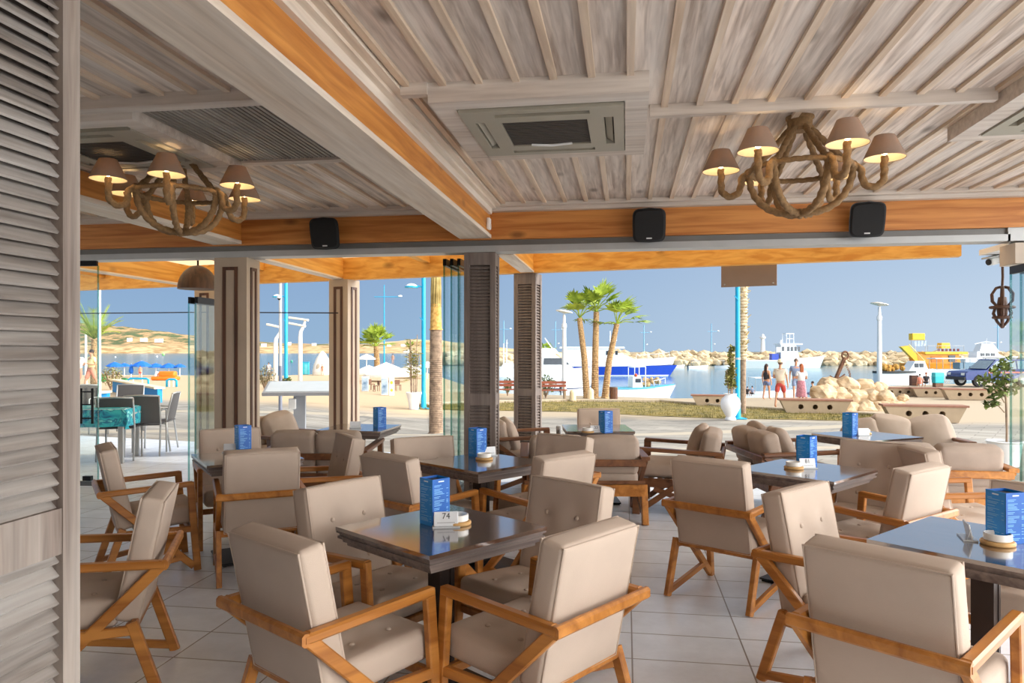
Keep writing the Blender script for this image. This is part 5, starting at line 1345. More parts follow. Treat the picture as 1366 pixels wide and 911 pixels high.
m.build('net_heap', mat('tan nets', S(190,160,116), .95, .35, 9), t); MB().ball((-L*.1,-.62,1.45), .11, 8, 6).build('orange_buoy', mat('orange buoy', S(232,92,50), .5, 0), t, True)
rails([(L*.2,-.6,.75),(L*.3,-.5,.8),(L*.42,-.25,.9)], .35).build('bow_rail', GELW, t)
# low dinghies near the quay
def dinghy(px, wy, w, ang, label, mt, canopy=None):
    t, k = boat(px, wy, ang, label, 'dinghy'); L = w*k; hull(L, L*.36, -.1, .42, .35).build('hull', mt, t); hull(L*1.02, L*.375, .40, .47, .35, .1, 1).build('gunwale', GELW, t)
    m = MB(); m.box((-L*.1,0,.44), (.2,L*.32,.04)); m.box((L*.15,0,.46), (.2,L*.3,.04)); m.build('thwart', TEAK, t); m = MB(); m.box((-L*.5,0,.5), (.18,.2,.4)); m.box((-L*.5,0,.1), (.08,.08,.6)); m.build('outboard_motor', BLACK, t)
    if canopy:
        MB().rbox((L*.4,L*.34,.05), .02, 4, .05, Matrix.Translation((-L*.05,0,1.35))).build('canopy', canopy, t)
        m = MB(); 
        for sx in (-1,1):
            for sy in (-1,1): m.tube([(-L*.05+sx*L*.19,sy*L*.16,.45),(-L*.05+sx*L*.19,sy*L*.16,1.35)], .02, 5)
        m.build('canopy_poles', ALU, t)
dinghy(768, 529, 40, 5, 'white open dinghy moored below the palms', GELW); dinghy(676, 521, 44, 20, 'pale dinghy seen between the two louvred posts', GELG); dinghy(700, 528, 40, -8, 'white dinghy by the red quay bench', GELW)
dinghy(640, 512, 30, 15, 'white dinghy seen through the folded glass beside the thick palm trunk', GELW, GELW)
dinghy(930, 492, 26, 8, 'small white boat with a blue canopy lying before the breakwater', GELW, mat('blue canopy', S(50,120,176), .6, .05)); dinghy(963, 491.5, 18, -30, 'small dark trimmed boat with black motor before the breakwater', GELW, GELW); dinghy(905, 491, 14, 0, 'tiny white tender off the bow of the blue ship', GELW)
dinghy(1020, 533, 72, 4, 'white boat with a flat canopy moored behind the strolling group', GELW, GELW)
# grey and white trawler under the lighthouse
t, k = boat(1040, 491, 2, 'grey white trawler with a tower on its wheelhouse near the lighthouse', 'trawler'); L = 108*k
hull(L, 3.6, -.2, 1.3, .5, .06).build('hull', GELG, t); hull(L*1.01, 3.66, 1.26, 1.42, .5, .06, 1).build('rub_rail', GELW, t)
cabin(L*-.02, L*.22, 2.6, 1.2, 4.1, .25, 0, .95).build('wheelhouse', GELW, t); cabin(-L*.03, L*.245, 2.9, 4.05, 4.3, 0, 0, 1).build('wheelhouse_roof', GELW, t)
m = MB()
for x in (.0,.065,.11,.155,.195): MB().box((L*x+.1,-1.28,3.35), (L*.026,.1,.75)).build('window', DGLS, t)
m = MB()
for sx in (.06,.15):
    for sy in (-1,1): m.tube([(L*sx,sy*.9,4.2),(L*sx,sy*.8,6.0)], .06, 6)
m.bb(L*.055,L*.155,-.9,.9,5.9,6.05); m.tube([(L*.06,-.9,5.1),(L*.15,-.9,5.1)], .05, 6); m.build('flying_tower', GELW, t); MB().box((-L*.08,-.4,1.9), (1.2,1.2,1.2)).build('deck_locker', GELB, t); MB().tube([(-L*.05,0,1.4),(.02*L,0,4.9)], .16, 8).build('boom', GELW, t)
MB().box((-L*.04,-1,3.2), (.9,.3,.9)).build('life_raft', GELW, t)
# yellow excursion boat
t, k = boat(1244, 491.5, -2, 'yellow and orange excursion boat with a slide and roof sign', 'excursion_boat'); L = 84*k
hull(L*.9, 3.6, -.2, .9, .1, .03).build('hull', ORG, t); cabin(-L*.28, L*.36, 3.2, .8, 2.5, .2, -.2, .95).build('lower_deckhouse', ORG, t); cabin(-L*.2, L*.45, 3.7, 2.45, 2.85, 0, 0, 1).build('upper_deck', YEL, t)
MB().box((L*.22,-1.62,1.7), (L*.10,.08,1.1)).build('doorway', DGLS, t); MB().box((-L*.02,-1.63,1.6), (L*.16,.06,1.0)).build('side_panel', mat('deep orange panel', S(214,122,20), .5, .08), t); cabin(L*.1, L*.24, 1.6, 3.4, 4.35, .1, .1, .9).build('upper_cabin', YEL, t)
rails([(-L*.16,-1.7,2.85),(0,-1.75,2.85),(L*.12,-1.75,2.85),(L*.26,-1.75,2.85),(L*.4,-1.7,2.85)], 1.0, .04).build('upper_rail', ALU, t)
m = MB(); m.tube([(-L*.30,-.7,2.6),(-L*.30,-.7,4.8)], .05, 6); m.tube([(-L*.14,-.7,2.6),(-L*.14,-.7,4.8)], .05, 6); m.tube([(-L*.3,.7,2.6),(-L*.3,.7,4.8)], .05, 6); m.build('sign_posts', ALU, t); MB().rbox((L*.2,1.3,1.15), .1, 5, M=Matrix.Translation((-L*.25,-.1,5.4))).build('roof_sign', YEL, t, False)
m = MB()
for i, x in enumerate((-.3,-.25,-.2,-.15)): MB().box((L*x,-.75,4.25), (L*.035,.1,.9), rot=(0,.12*i-.1,0)).build('flag_strip', mat('pale blue flags', S(190,206,224), .6, .3, 3), t)
m = MB(); m.prism(None, [(-L*.56,-1.5,3.7),(-L*.44,-1.5,3.9),(-L*.14,-1.5,.3),(-L*.24,-1.5,.2)], [(-L*.56,-.6,3.7),(-L*.44,-.6,3.9),(-L*.14,-.6,.3),(-L*.24,-.6,.2)]); sl = m.build('slide', YEL, t)
MB().tube([(-L*.44,-1.5,4.1),(-L*.12,-1.5,.5)], .09, 6).build('slide_edge', mat('pale yellow edge', S(250,226,130), .5, 0), sl); m = MB()
for i in range(6): MB().box((L*(.02+i*.06),-1.5,3.15), (.28,.2,.4)).build('deck_seat', mat('dark red seats', S(120,36,40), .6, .3, 2), t)
# white cruiser right, small cabin boats, barge
t, k = boat(1316, 489, 4, 'white cabin cruiser behind the blue car', 'cabin_cruiser'); L = 72*k
hull(L, 3.2, -.2, 1.6, .25).build('hull', GELW, t); cabin(-L*.28, L*.24, 2.4, 1.5, 2.9, .9, .2, .9).build('cabin', GELW, t); cabin(-L*.2, L*.18, 2.0, 2.85, 4.4, .7, .4, .7).build('flybridge', GELW, t); m = MB()
for x in (-.16,-.06,.04): MB().box((L*x,-1.2,2.3), (L*.07,.1,.5)).build('window', DGLS, t)
cabin(-L*.14, L*.11, 1.84, 3.3, 3.9, .6, .3, .8).build('flybridge_screen', mat('tinted screen', S(150,170,186), .2, .05), t); m = MB(); m.tube([(-L*.3,-1,4.3),(-L*.1,-1,4.7),(L*.1,-1,4.5)], .08, 6); m.tube([(0,0,4.4),(0,0,5.4)], .04, 6); m.build('radar_arch', GELW, t)
t, k = boat(1196, 513, 2, 'white dark rimmed barge behind the right of the boulder pile', 'barge'); L = 52*k
hull(L, 1.7, -.1, 1.05, .02, .0, .95).build('hull', GELW, t); hull(L*1.03, 1.8, 1.0, 1.2, .02, .0, 1).build('gunwale', mat('dark rubber gunwale', S(64,66,64), .7, .1), t)
m = MB(); random.seed(9)
for i in range(16): m.ball((L*random.uniform(-.4,.15),random.uniform(-.5,.5),1.25+random.uniform(0,.55)), random.uniform(.16,.3), 7, 5)
m.build('net_heap', mat('orange green nets', S(190,140,66), .95, .45, 5), t)
t, k = boat(1221, 505, 4, 'small white boat with a raked two pane cabin left of the brown crate', 'cabin_boat'); L = 40*k
hull(L, 1.8, -.2, .9, .2).build('hull', GELW, t); cabin(-L*.36, L*.32, 1.5, .85, 1.9, .4, .7, .9).build('cabin', GELW, t)
for x in (-.1,.07): MB().box((x*L,-.74,1.45), (L*.13,.06,.42)).build('window', DGLS, t)
t, k = boat(1272, 500, 0, 'white boat with a long canopy behind the turquoise bin', 'canopy_boat'); L = 76*k
hull(L, 2.2, -.1, .7, .2).build('hull', GELW, t); MB().rbox((L*.8,2.0,.12), .05, 4, M=Matrix.Translation((0,0,2.05))).build('canopy', GELW, t); m = MB()
for sx in (-.36,-.12,.12,.36):
    for sy in (-.8,.8): m.tube([(L*sx,sy,.6),(L*sx,sy,2.0)], .04, 5)
m.build('canopy_poles', ALU, t); MB().box((L*.2,0,1.15), (L*.3,1.5,.8)).build('console', mat('blue grey console', S(120,146,160), .5, .1), t)
# sailing yachts' masts seen through gaps
for px, lb in ((672, 'left of two thin yacht masts between the louvred posts'), (676, 'right of two thin yacht masts between the louvred posts')):
    t, k = boat(px+4, 503 if px == 672 else 498, 0, lb, 'sailing_yacht'); L = 40*k; hull(L, 2.2, -.2, .9, .2).build('hull', GELW, t); cabin(-L*.2, L*.2, 1.2, .85, 1.4, .6, .3, .8).build('cabin', GELW, t); MB().tube([(-4*k,0,.9),(-4*k,0,(503-458)*k)], .07, 6).build('mast', GELW, t)

# ------------------------------------------------------------------ blue car
cb = G(1322, 515.5); k = depth(cb)/FPX
t = thing('car', 'blue off road car with a red side stripe parked by the harbour', 'car', cb, YAW+math.radians(183))
CARB = mat('car blue paint', S(12,50,122), .25, .05); TYRE = mat('tyre rubber', S(30,30,32), .8, .1)
Lc, Wc = 4.3, 1.75
pr = [(-2.15,.42),(-2.15,.95),(-2.05,1.02),(.75,1.02),(2.0,.92),(2.15,.80),(2.15,.42)]
def carside(poly, w, nm, mt, sc=1.0, y0=None):
    m = MB(); return m.prism(None, [(x,-w/2,z) for x,z in poly], [(x,w/2,z) for x,z in poly]).build(nm, mt, t)
carside(pr, Wc, 'body', CARB)
m = MB(); m.add([(-2.1,-.85,1.0),(.85,-.85,1.0),(.85,.85,1.0),(-2.1,.85,1.0),(-2.0,-.72,1.62),(.2,-.72,1.62),(.2,.72,1.62),(-2.0,.72,1.62)], [(3,2,1,0),(4,5,6,7),(0,1,5,4),(1,2,6,5),(2,3,7,6),(3,0,4,7)]); m.build('cab', CARB, t)
CGL = mat('car glass', S(130,150,160), .08, .1)
for s in (-1,1):
    for xs in (((-1.9,1.06),(-1.0,1.06),(-1.0,1.53),(-1.85,1.53)),((-.92,1.06),(-.05,1.06),(-.05,1.53),(-.92,1.53)),((.03,1.06),(.72,1.06),(.20,1.53),(.03,1.53))):
        q = [Vector((x, s*(.858-.13*(z-1.0)/.62), z)) for x, z in xs]; m = MB(); m.prism(None, q, [v+Vector((0,s*.012,0)) for v in q]); m.build('side_window', CGL, t)
m = MB(); m.prism(None, [(.85,-.74,1.06),(.85,.74,1.06),(.27,.66,1.55),(.27,-.66,1.55)], [(.87,-.74,1.07),(.87,.74,1.07),(.29,.66,1.56),(.29,-.66,1.56)]); m.build('windscreen', CGL, t)
for s in (-1,1): MB().box((-.5,s*.885,.86), (2.6,.012,.09)).build('side_stripe', mat('red stripe', S(216,120,104), .4, .05), t)
for sx in (-1.3, 1.35):
    for s in (-1,1):
        w = MB().lathe([(.2,-.11),(.34,-.1),(.36,-.04),(.36,.04),(.34,.1),(.2,.11)], seg=22, M=Matrix.Translation((sx,s*.80,.36)) @ Matrix.Rotation(math.pi/2,4,'X')).build('wheel', TYRE, t, .6)
        MB().lathe([(.19,-.12),(.19,.12)], seg=16, M=Matrix.Translation((sx,s*.80,.36)) @ Matrix.Rotation(math.pi/2,4,'X')).build('hub_cap', ALU, w)
for x in (2.17,-2.17): MB().box((x,0,.5), (.12,1.7,.18)).build('bumper', BLACK, t)
for y in (-.62,.62): MB().box((2.16,y,.76), (.05,.28,.14)).build('headlamp', mat('headlamp glass', S(220,226,230), .15, 0), t)
m = MB()
for s in (-1,1): m.tube([(-1.9,s*.6,1.68),(.1,s*.6,1.68)], .025, 6); m.tube([(-1.6,s*.6,1.6),(-1.6,s*.6,1.68)], .02, 5); m.tube([(-.1,s*.6,1.6),(-.1,s*.6,1.68)], .02, 5)
m.build('roof_rack', BLACKM, t); MB().box((.55,-.98,1.1), (.1,.18,.14)).build('door_mirror', CARB, t)

# ------------------------------------------------------------------ people
SKIN = mat('warm skin', S(206,150,116), .6, .05)
def skinmesh(verts, edges, root=0, sub=1):
    me = bpy.data.meshes.new('sk'); me.from_pydata([v[:3] for v in verts], edges, []); o = bpy.data.objects.new('sk', me); COL.objects.link(o)
    md = o.modifiers.new('s', 'SKIN'); md.use_smooth_shade = True
    for i, v in enumerate(verts):
        sv = me.skin_vertices[0].data[i]; r = v[3]; sv.radius = (r if not isinstance(r, tuple) else r[0], r if not isinstance(r, tuple) else r[1]); sv.use_root = (i == root)
    sb = o.modifiers.new('u', 'SUBSURF'); sb.levels = sub; sb.render_levels = sub
    dg = bpy.context.evaluated_depsgraph_get(); out = bpy.data.meshes.new_from_object(o.evaluated_get(dg)); bpy.data.objects.remove(o); return out
def person(loc, rz, H, label, top=None, bottom=None, hair=None, hat=None, pose='stand', female=False, step=.12, arms=(('down',),('down',)), skirt=None, longhair=False, sleeve=True, group=None, shortlen=.5, hold=False):
    t = thing('person', label, 'person', loc, rz, group); s = H/1.75
    V = []; E = []
    def v(x, y, z, r): V.append((x*s, y*s, z*s, (r[0]*s, r[1]*s) if isinstance(r, tuple) else r*s)); return len(V)-1
    def e(*ids):
        for a, b in zip(ids, ids[1:]): E.append((a, b))
    sw = .165 if female else .19; hw = .088
    zp = .93 if pose == 'stand' else .42
    pel = v(0,0,zp,(.15,.11)); wa = v(0,.01,zp+.18,(.128 if female else .145,.10)); ch = v(0,.0,zp+.38,(.15 if female else .175,.115)); nk0 = v(0,-.015,zp+.52,.06); nk = v(0,.005,zp+.60,.052); hd = v(0,.02,zp+.69,(.074,.088)); tp = v(0,.01,zp+.78,(.064,.078)); e(pel,wa,ch,nk0,nk,hd,tp); ns = v(0,.115,zp+.685,.014); e(hd, ns)
    J = {}
    for i, sd in enumerate((-1, 1)):
        st = step*(1 if i else -1)
        hp = v(sd*hw,0,zp-.05,.09)
        if pose == 'stand':
            kn = v(sd*(hw+.01),st*.5+.03,.50,.055); an = v(sd*(hw+.01),st-.02,.08,.036); to = v(sd*(hw+.03),st+.15,.03,.03)
        else:
            kn = v(sd*(hw+.02),.44,.44,.058); an = v(sd*(hw+.02),.42,.08,.036); to = v(sd*(hw+.03),.58,.03,.03)
        e(pel,hp,kn,an,to)
        sh = v(sd*sw,-.01,zp+.47,.06); a = arms[i][0]
        if a == 'down': el = v(sd*(sw+.06),-.03,zp+.18,.04); wr = v(sd*(sw+.07),.05,zp-.06,.027); dv = Vector((0,.15,-.99))
        elif a == 'bent': el = v(sd*(sw+.06),-.04,zp+.18,.04); wr = v(sd*(sw-.04),.20,zp+.24,.027); dv = Vector((-sd*.6,.75,.2))
        else: el = v(sd*(sw+.05),.04,zp+.18,.04); wr = v(sd*(sw+.01),.28,zp+.06,.027); dv = Vector((0,.9,-.3))
        e(ch,sh,el,wr); wv = Vector(V[wr][:3])/s; dv.normalize(); up_ = Vector((sd,0,.2)); ax = dv.cross(up_).normalized() if abs(dv.z) > .5 else dv.cross(Vector((0,0,1))).normalized()
        pm = v(*(wv+dv*.07), .026); e(wr, pm)
        for q, (off, ln) in enumerate(((-.028,.065),(-.01,.08),(.01,.075),(.028,.058))):
            b0 = wv+dv*.085+ax*off; f1 = v(*(b0+dv*ln*.55), .009); f2 = v(*(b0+dv*ln-Vector((sd,0,0))*.012), .008); e(pm, f1, f2)
        th_ = v(*(wv+dv*.06+ax*.045+Vector((0,.02,0))), .010); e(pm, th_); J[i] = (hp,kn,an,sh,el,wr)
    me = skinmesh(V, E); me.materials.append(SKIN); o = bpy.data.objects.new('body', me); COL.objects.link(o); o.parent = t
    P_ = lambda i: Vector(V[i][:3])
    def cloth(nm, vs, es, m_): 
        me = skinmesh(vs, es); me.materials.append(m_); o = bpy.data.objects.new(nm, me); COL.objects.link(o); o.parent = t
    if top:
        vs = [(*P_(pel)[:2],P_(pel).z+.02*s,(.19*s,.15*s)),(*P_(wa),((.168 if female else .188)*s,.14*s)),(*P_(ch),((.19 if female else .215)*s,.155*s)),(*(P_(nk0)-Vector((0,0,.03*s))),.09*s)]; es = [(0,1),(1,2),(2,3)]
        if sleeve:
            for i in (0,1):
                n0 = len(vs); sh, el = P_(J[i][3]), P_(J[i][4]); vs += [(*sh,.085*s),(*sh.lerp(el,.62),.07*s)]; es += [(2,n0),(n0,n0+1)]
        cloth('top', vs, es, top)
    if bottom:
        vs = [(*(P_(pel)+Vector((0,0,.06*s))),(.188*s,.148*s)),(*(P_(pel)-Vector((0,0,.02*s))),(.19*s,.15*s))]; es = [(0,1)]
        for i in (0,1):
            n0 = len(vs); hp, kn, an = (P_(J[i][q]) for q in (0,1,2)); vs.append((*hp,.108*s)); es.append((1,n0))
            vs.append((*hp.lerp(kn,min(1,shortlen*1.8)),.086*s)); es.append((n0,n0+1))
            if shortlen > .6: vs.append((*kn.lerp(an,(shortlen-.5)*2),.07*s)); es.append((n0+1,n0+2))
        cloth('shorts' if shortlen < .9 else 'trousers', vs, es, bottom)
    if skirt:
        z1, m_ = skirt; mm = MB(); n_ = 26; prof = [(.135,zp+.16),(.17,zp),(.19,zp-.18),(.23,z1)]
        vs = []; fs = []
        for r, z in prof:
            for q in range(n_): a = 2*math.pi*q/n_; rr = r*(1+(.06*math.cos(7*a) if z < zp-.1 else 0)); vs.append(Vector((rr*s*math.cos(a), rr*.78*s*math.sin(a), z*s)))
        for i in range(3):
            for q in range(n_): fs.append((i*n_+q, i*n_+(q+1)%n_, (i+1)*n_+(q+1)%n_, (i+1)*n_+q))
        mm.add(vs, fs).build('skirt', m_, t, True)
    hc = P_(hd).lerp(P_(tp), .5)
    if hair:
        mm = MB(); mm.ball(hc+Vector((0,-.022*s,.028*s)), .098*s, 14, 10, (.88,1.0,.95))
        if longhair: mm.rbox((.16*s,.07*s,.30*s), .03*s, 6, M=Matrix.Translation(hc+Vector((0,-.085*s,-.13*s))))
        mm.build('hair', hair, t, True)
    m = MB()
    for sd in (-1,1): m.ball(hc+Vector((sd*.03*s,.088*s,-.005*s)), .009*s, 6, 5)
    m.build('eyes', BLACK, t, True); MB().box(hc+Vector((0,.094*s,-.075*s)), (.04*s,.012*s,.008*s)).build('mouth', mat('lips', S(170,96,84), .5, 0), t)
    m = MB()
    for sd in (-1,1): m.ball(hc+Vector((sd*.078*s,.0,-.02*s)), .02*s, 6, 5, (.5,.8,1.2))
    m.build('ears', SKIN, t, True)
    if hat: MB().lathe([(.17*s,-.012*s),(.17*s,0),(.10*s,.012*s),(.095*s,.09*s),(.07*s,.115*s),(.0,.118*s)], hc+Vector((0,0,.05*s)), 22, cap=False).build('hat', hat, t, .6)
    return t
HB = mat('dark brown hair', S(58,40,30), .7, .2, 20); HR = mat('auburn hair', S(170,92,48), .7, .2, 20); HG = mat('grey brown hair', S(120,96,78), .7, .2, 20); HL = mat('light hair', S(196,164,120), .7, .2, 20)
CW = mat('white cotton', S(240,238,234), .8, .03); CBK = mat('black cotton', S(48,46,50), .85, .1); CYL = mat('pale yellow cotton', S(246,232,170), .8, .04); CPK = mat('salmon cotton', S(226,140,116), .8, .08); CGY = mat('blue grey cotton', S(132,146,172), .8, .08); CRD = mat('red swim shorts', S(190,72,62), .8, .15, 9); CDN = mat('denim', S(110,124,160), .85, .15, 14); CFL = mat('pink patterned cotton', S(206,140,150), .8, .35, 22); CBL = mat('blue cotton', S(40,110,180), .8, .08)
def pp(px, by, hpx_, face, label, **kw):
    b = G(px, by); k = depth(b)/FPX; return person(b, yawv(*face), hpx_*k, label, **kw)
pp(1022.5, 533, 47, (.7,.5), 'person with long dark hair in a black top and denim shorts by the harbour', top=CBK, bottom=CDN, hair=HB, longhair=True, female=True, sleeve=False, shortlen=.3)
pp(1041, 543.5, 62, (.6,.8), 'person in a cream hat, pale top and red shorts walking by the harbour', top=mat('cream cotton', S(236,218,194), .8, .05), bottom=CRD, hat=mat('straw hat', S(240,222,184), .8, .1, 30), hair=HG, step=.28, arms=(('bent',),('down',)))
pp(1062, 533, 54, (-.3,-1), 'grey haired person in blue grey clothes half hidden behind the person in white', top=CGY, bottom=CGY, hair=HG, step=.2)
pp(1069, 539, 53, (.1,1), 'person with auburn hair in a white top and pink patterned skirt seen from behind', top=CW, skirt=(.32,CFL), hair=HR, female=True, longhair=True, step=.15, arms=(('bent',),('bent',)))
pp(104.5, 522.5, 55, (.8,-.4), 'light haired person in white shirt and salmon shorts strolling at far left', top=CW, bottom=CPK, hair=HL, step=.3, arms=(('bent',),('reach',)), shortlen=.6)
pp(122, 521, 54, (-.5,-.8), 'dark haired person in a pale yellow shirt and salmon shorts strolling at far left', top=CYL, bottom=CPK, hair=HB, step=.3, arms=(('bent',),('down',)), shortlen=.6)
pp(358.5, 501, 17.5, (0,-1), 'dark haired person in white standing on the beach right of the inner column', top=CW, bottom=CW, hair=HB, shortlen=.9)
pp(187, 505, 17, (0,-1), 'distant person in red swimwear on the beach left of the orange float', bottom=CRD, hair=HB, shortlen=.3)
pp(426, 499.5, 18.5, (.3,-1), 'dark haired sunbather in swimwear before the white shelter', bottom=CPK, hair=HB, shortlen=.25, arms=(('bent',),('bent',)))
pp(430, 500.5, 15, (-.5,-1), 'smaller sunbather close in front of the white shelter', bottom=CPK, hair=HL, shortlen=.25)
pp(439, 496.5, 11, (0,-1), 'distant bather in blue swimwear right of the white shelter', bottom=CBL, hair=HL, shortlen=.3)
pp(524, 486, 14, (0,-1), 'distant person on the beach right of the blue cross mast', bottom=CPK, hair=HB, shortlen=.25)
pp(1227, 516, 24, (.2,1), 'person in pink sitting behind the far bench beside the brown crate', top=CPK, bottom=CPK, hair=HB, pose='sit', female=True)
pp(1235.5, 516, 27, (.1,1), 'person in black sitting behind the far bench, right of the person in pink', top=CBK, bottom=CBK, hair=HR, pose='sit')
pp(997, 529, 19, (.2,1), 'left of two dark figures sitting on the quay right of the hairy palm', top=CBK, bottom=CBK, hair=HB, pose='sit')
pp(1003.5, 529, 20, (-.1,1), 'right of two dark figures sitting on the quay right of the hairy palm', top=CGY, bottom=CBK, hair=HB, pose='sit')
pp(1084, 533, 34, (-.6,.5), 'dark haired person crouched at the left end of the boulder pile', top=CBK, bottom=CDN, hair=HB, pose='sit')

# ------------------------------------------------------------------ left beach
PARA = mat('blue parasol cloth', S(22,104,200), .7, .08); PARW = mat('white parasol cloth', S(246,240,228), .7, .04)
def parasol(px, by, ty, wpx, label, mt=PARA, group='blue beach parasols', closed=False, cat='parasol'):
    b = G(px, by); k = depth(b)/FPX; H = (by-ty)*k; t = thing('beach_parasol', label, cat, b, YAW, group)
    MB().tube([(0,0,0),(0,0,H)], .03, 6).build('pole', WHITE, t); R = wpx/2*k
    if closed: MB().lathe([(R*.5,H*.25),(R,H*.4),(R*.7,H*.75),(R*.15,H)], seg=12).build('canopy', mt, t, .6)
    else:
        m = MB(); vs = [(0,0,H)]; n = 8; fs = []
        for q, (r, z) in enumerate(((.55,H-.22*R),(1,H-.50*R),(1.0,H-.62*R))):
            for i in range(n): a = i*2*math.pi/n; vs.append((R*r*math.cos(a), R*r*math.sin(a), z))
        for i in range(n):
            j = (i+1)%n; fs.append((0,1+i,1+j)); 
            for q in (0,1): fs.append((1+q*n+i,1+(q+1)*n+i,1+(q+1)*n+j,1+q*n+j))
        m.add(vs, fs).build('canopy', mt, t)
        m = MB()
        for i in range(n): a = i*2*math.pi/n; m.tube([(0,0,H*.8),(R*.6*math.cos(a),R*.6*math.sin(a),H-.3*R)], .012, 4)
        m.build('ribs', ALU, t)
for px, by, ty, w, lb in ((153,503,482.5,22,'blue parasol nearest the white mast on the left beach'),(166,502,484,16,'blue parasol second from the white mast'),(189,503,481,26,'large blue parasol above the turquoise frame'),(208,502,484,20,'blue parasol left of the orange float'),(225,502,484,22,'blue parasol above the orange float'),(240,502,485,16,'blue parasol at the edge of the tall left column'),(99,504,486,10,'blue parasol partly hidden by the shutter post'),(281,503,484,14,'blue parasol seen between the folded glass and inner column')): parasol(px, by, ty, w, lb)
parasol(175, 503, 485, 6, 'folded blue parasol on the left beach', PARA, None, True)
for px, by, ty, w, lb in ((489,500,472,24,'white parasol beside the narrow taupe column'),(515,508,483,62,'broad white parasol over the beach bar chairs'),(492,511,487,40,'low white parasol left over the beach bar'),(547,504,486,40,'white parasol behind the tall planter leaves'),(544,492,466,14,'small white parasol far behind the planter'),(570,505,482,26,'white parasol behind the thick palm trunk')): parasol(px, by, ty, w, lb, PARW, 'white parasols of the beach bar')
def board(px, by, w, h, label, m1, spots):
    b = G(px, by); k = depth(b)/FPX; t = thing('poster_board', label, 'board', b, YAW+.15, 'poster boards at the beach bar'); H = h*k; Wd = w*k
    MB().box((0,0,H/2), (Wd,.06,H), rot=(-.08,0,0)).build('frame', WHITE, t); MB().box((0,-.045,H/2), (Wd*.86,.02,H*.9), rot=(-.08,0,0)).build('poster', m1, t)
    m = MB(); m.bar((-Wd*.4,.0,H*.8),(-Wd*.4,.35,0),.04,.04); m.bar((Wd*.4,.0,H*.8),(Wd*.4,.35,0),.04,.04); m.build('support', TEAK, t)
    if spots:
        for z in (.3,.72): MB().ball((0,-.07,H*z), Wd*.26, 10, 8, (1,.15,1.2)).build('yellow_spot', mat('yellow print', S(244,196,60), .6, .05), t)
PB = mat('blue poster', S(110,150,186), .6, .45, 4, col2=S(206,222,232))
board(487, 522, 9, 20, 'blue picture board by the narrow taupe column', PB, False); board(513, 527, 9, 23, 'blue picture board in the middle of the beach bar front', PB, False); board(522.5, 527.5, 7, 24, 'white board with yellow spots in front of the beach bar', PARW, True)
def bar_chair(px, by, label, h=14):
    b = G(px, by); k = depth(b)/FPX; t = thing('bar_chair', label, 'chair', b, YAW+random.uniform(-1,1), 'brown chairs of the beach bar'); s = h*k/.85
    MB().box((0,0,.45*s), (.42*s,.42*s,.05*s)).build('seat', TEAK, t); MB().box((0,.2*s,.68*s), (.42*s,.04*s,.36*s)).build('backrest', TEAK, t)
    for a in (-1,1):
        for c in (-1,1): MB().box((a*.18*s,c*.18*s,.22*s), (.045*s,.045*s,.44*s)).build('leg', TEAK, t)
random.seed(15)
for px, by, lb in ((495,520,'brown chair right of the left blue board'),(502,522,'dark brown chair between the blue boards'),(531,521,'brown chair right of the board with yellow spots')): bar_chair(px, by, lb)
# white shelter, cabin, orange float, railings, bins, blue walls
b = G(430, 500); k = depth(b)/FPX; t = thing('beach_shelter', 'white pointed dome shelter left of the narrow taupe column', 'shelter', b, YAW)
MB().lathe([(13*k,0),(12.6*k,6*k),(11*k,14*k),(8*k,22*k),(4.5*k,28*k),(1.2*k,31.5*k),(.1*k,32*k)], seg=24).build('shell', PARW, t, True); MB().lathe([(13.3*k,0),(13.3*k,1*k)], seg=24).build('base_ring', CREAM, t); MB().ball((-2*k,-9.8*k,9*k), 4*k, 12, 8, (1,.5,1.6)).build('opening', mat('shelter shade', S(196,180,156), .8, .05), t, True)
b = G(408, 499.5); k = depth(b)/FPX; t = thing('beach_cabin', 'turquoise changing cabin left of the white shelter', 'cabin', b, YAW+.1); MB().box((0,0,8*k), (8*k,7*k,16*k)).build('walls', mat('turquoise cabin', S(70,200,214), .6, .08), t); MB().box((0,0,16.4*k), (9*k,8*k,1*k)).build('roof', CYAN, t); MB().box((1*k,-3.6*k,7*k), (4*k,.3*k,13*k)).build('door', mat('pale turquoise door', S(120,220,228), .6, .05), t)
b = G(221, 507); k = depth(b)/FPX; t = thing('pedal_boat', 'orange pedal boat float on the left beach beside the tall column', 'pedal boat', b, YAW); OR2 = mat('orange plastic', S(244,128,32), .4, .06)
MB().rbox((34*k,14*k,5*k), 2*k, 6, M=Matrix.Translation((0,0,2.5*k))).build('hull', OR2, t, True); MB().rbox((22*k,10*k,8*k), 2.5*k, 6, M=Matrix.Translation((3*k,0,8*k))).build('seat_tub', OR2, t, True); m = MB(); m.rbox((3*k,6*k,7*k), 1*k, 5, M=Matrix.Translation((-11*k,-2*k,8*k)) @ Matrix.Rotation(.3,4,'Y')); m.build('seat_back', WHITE, t, True)
for px, by, w, lb in ((184.5,515,27,'turquoise tube railing left of the orange pedal boat'),(229,516,13,'turquoise tube railing beside the tall left column')):
    b = G(px, by); k = depth(b)/FPX; t = thing('tube_railing', lb, 'railing', b, YAW, 'turquoise railings on the beach'); H = 10*k; w2 = w/2*k
    MB().tube([(-w2,0,0),(-w2,0,H*.85),(-w2+.1,0,H),(w2-.1,0,H),(w2,0,H*.85),(w2,0,0)], .05, 8).build('frame', CYAN, t, True); m = MB(); m.tube([(-w2*.5,0,0),(-w2*.5,0,H)], .035, 6); m.tube([(w2*.4,0,0),(w2*.4,0,H)], .035, 6); m.build('posts', WHITE, t)
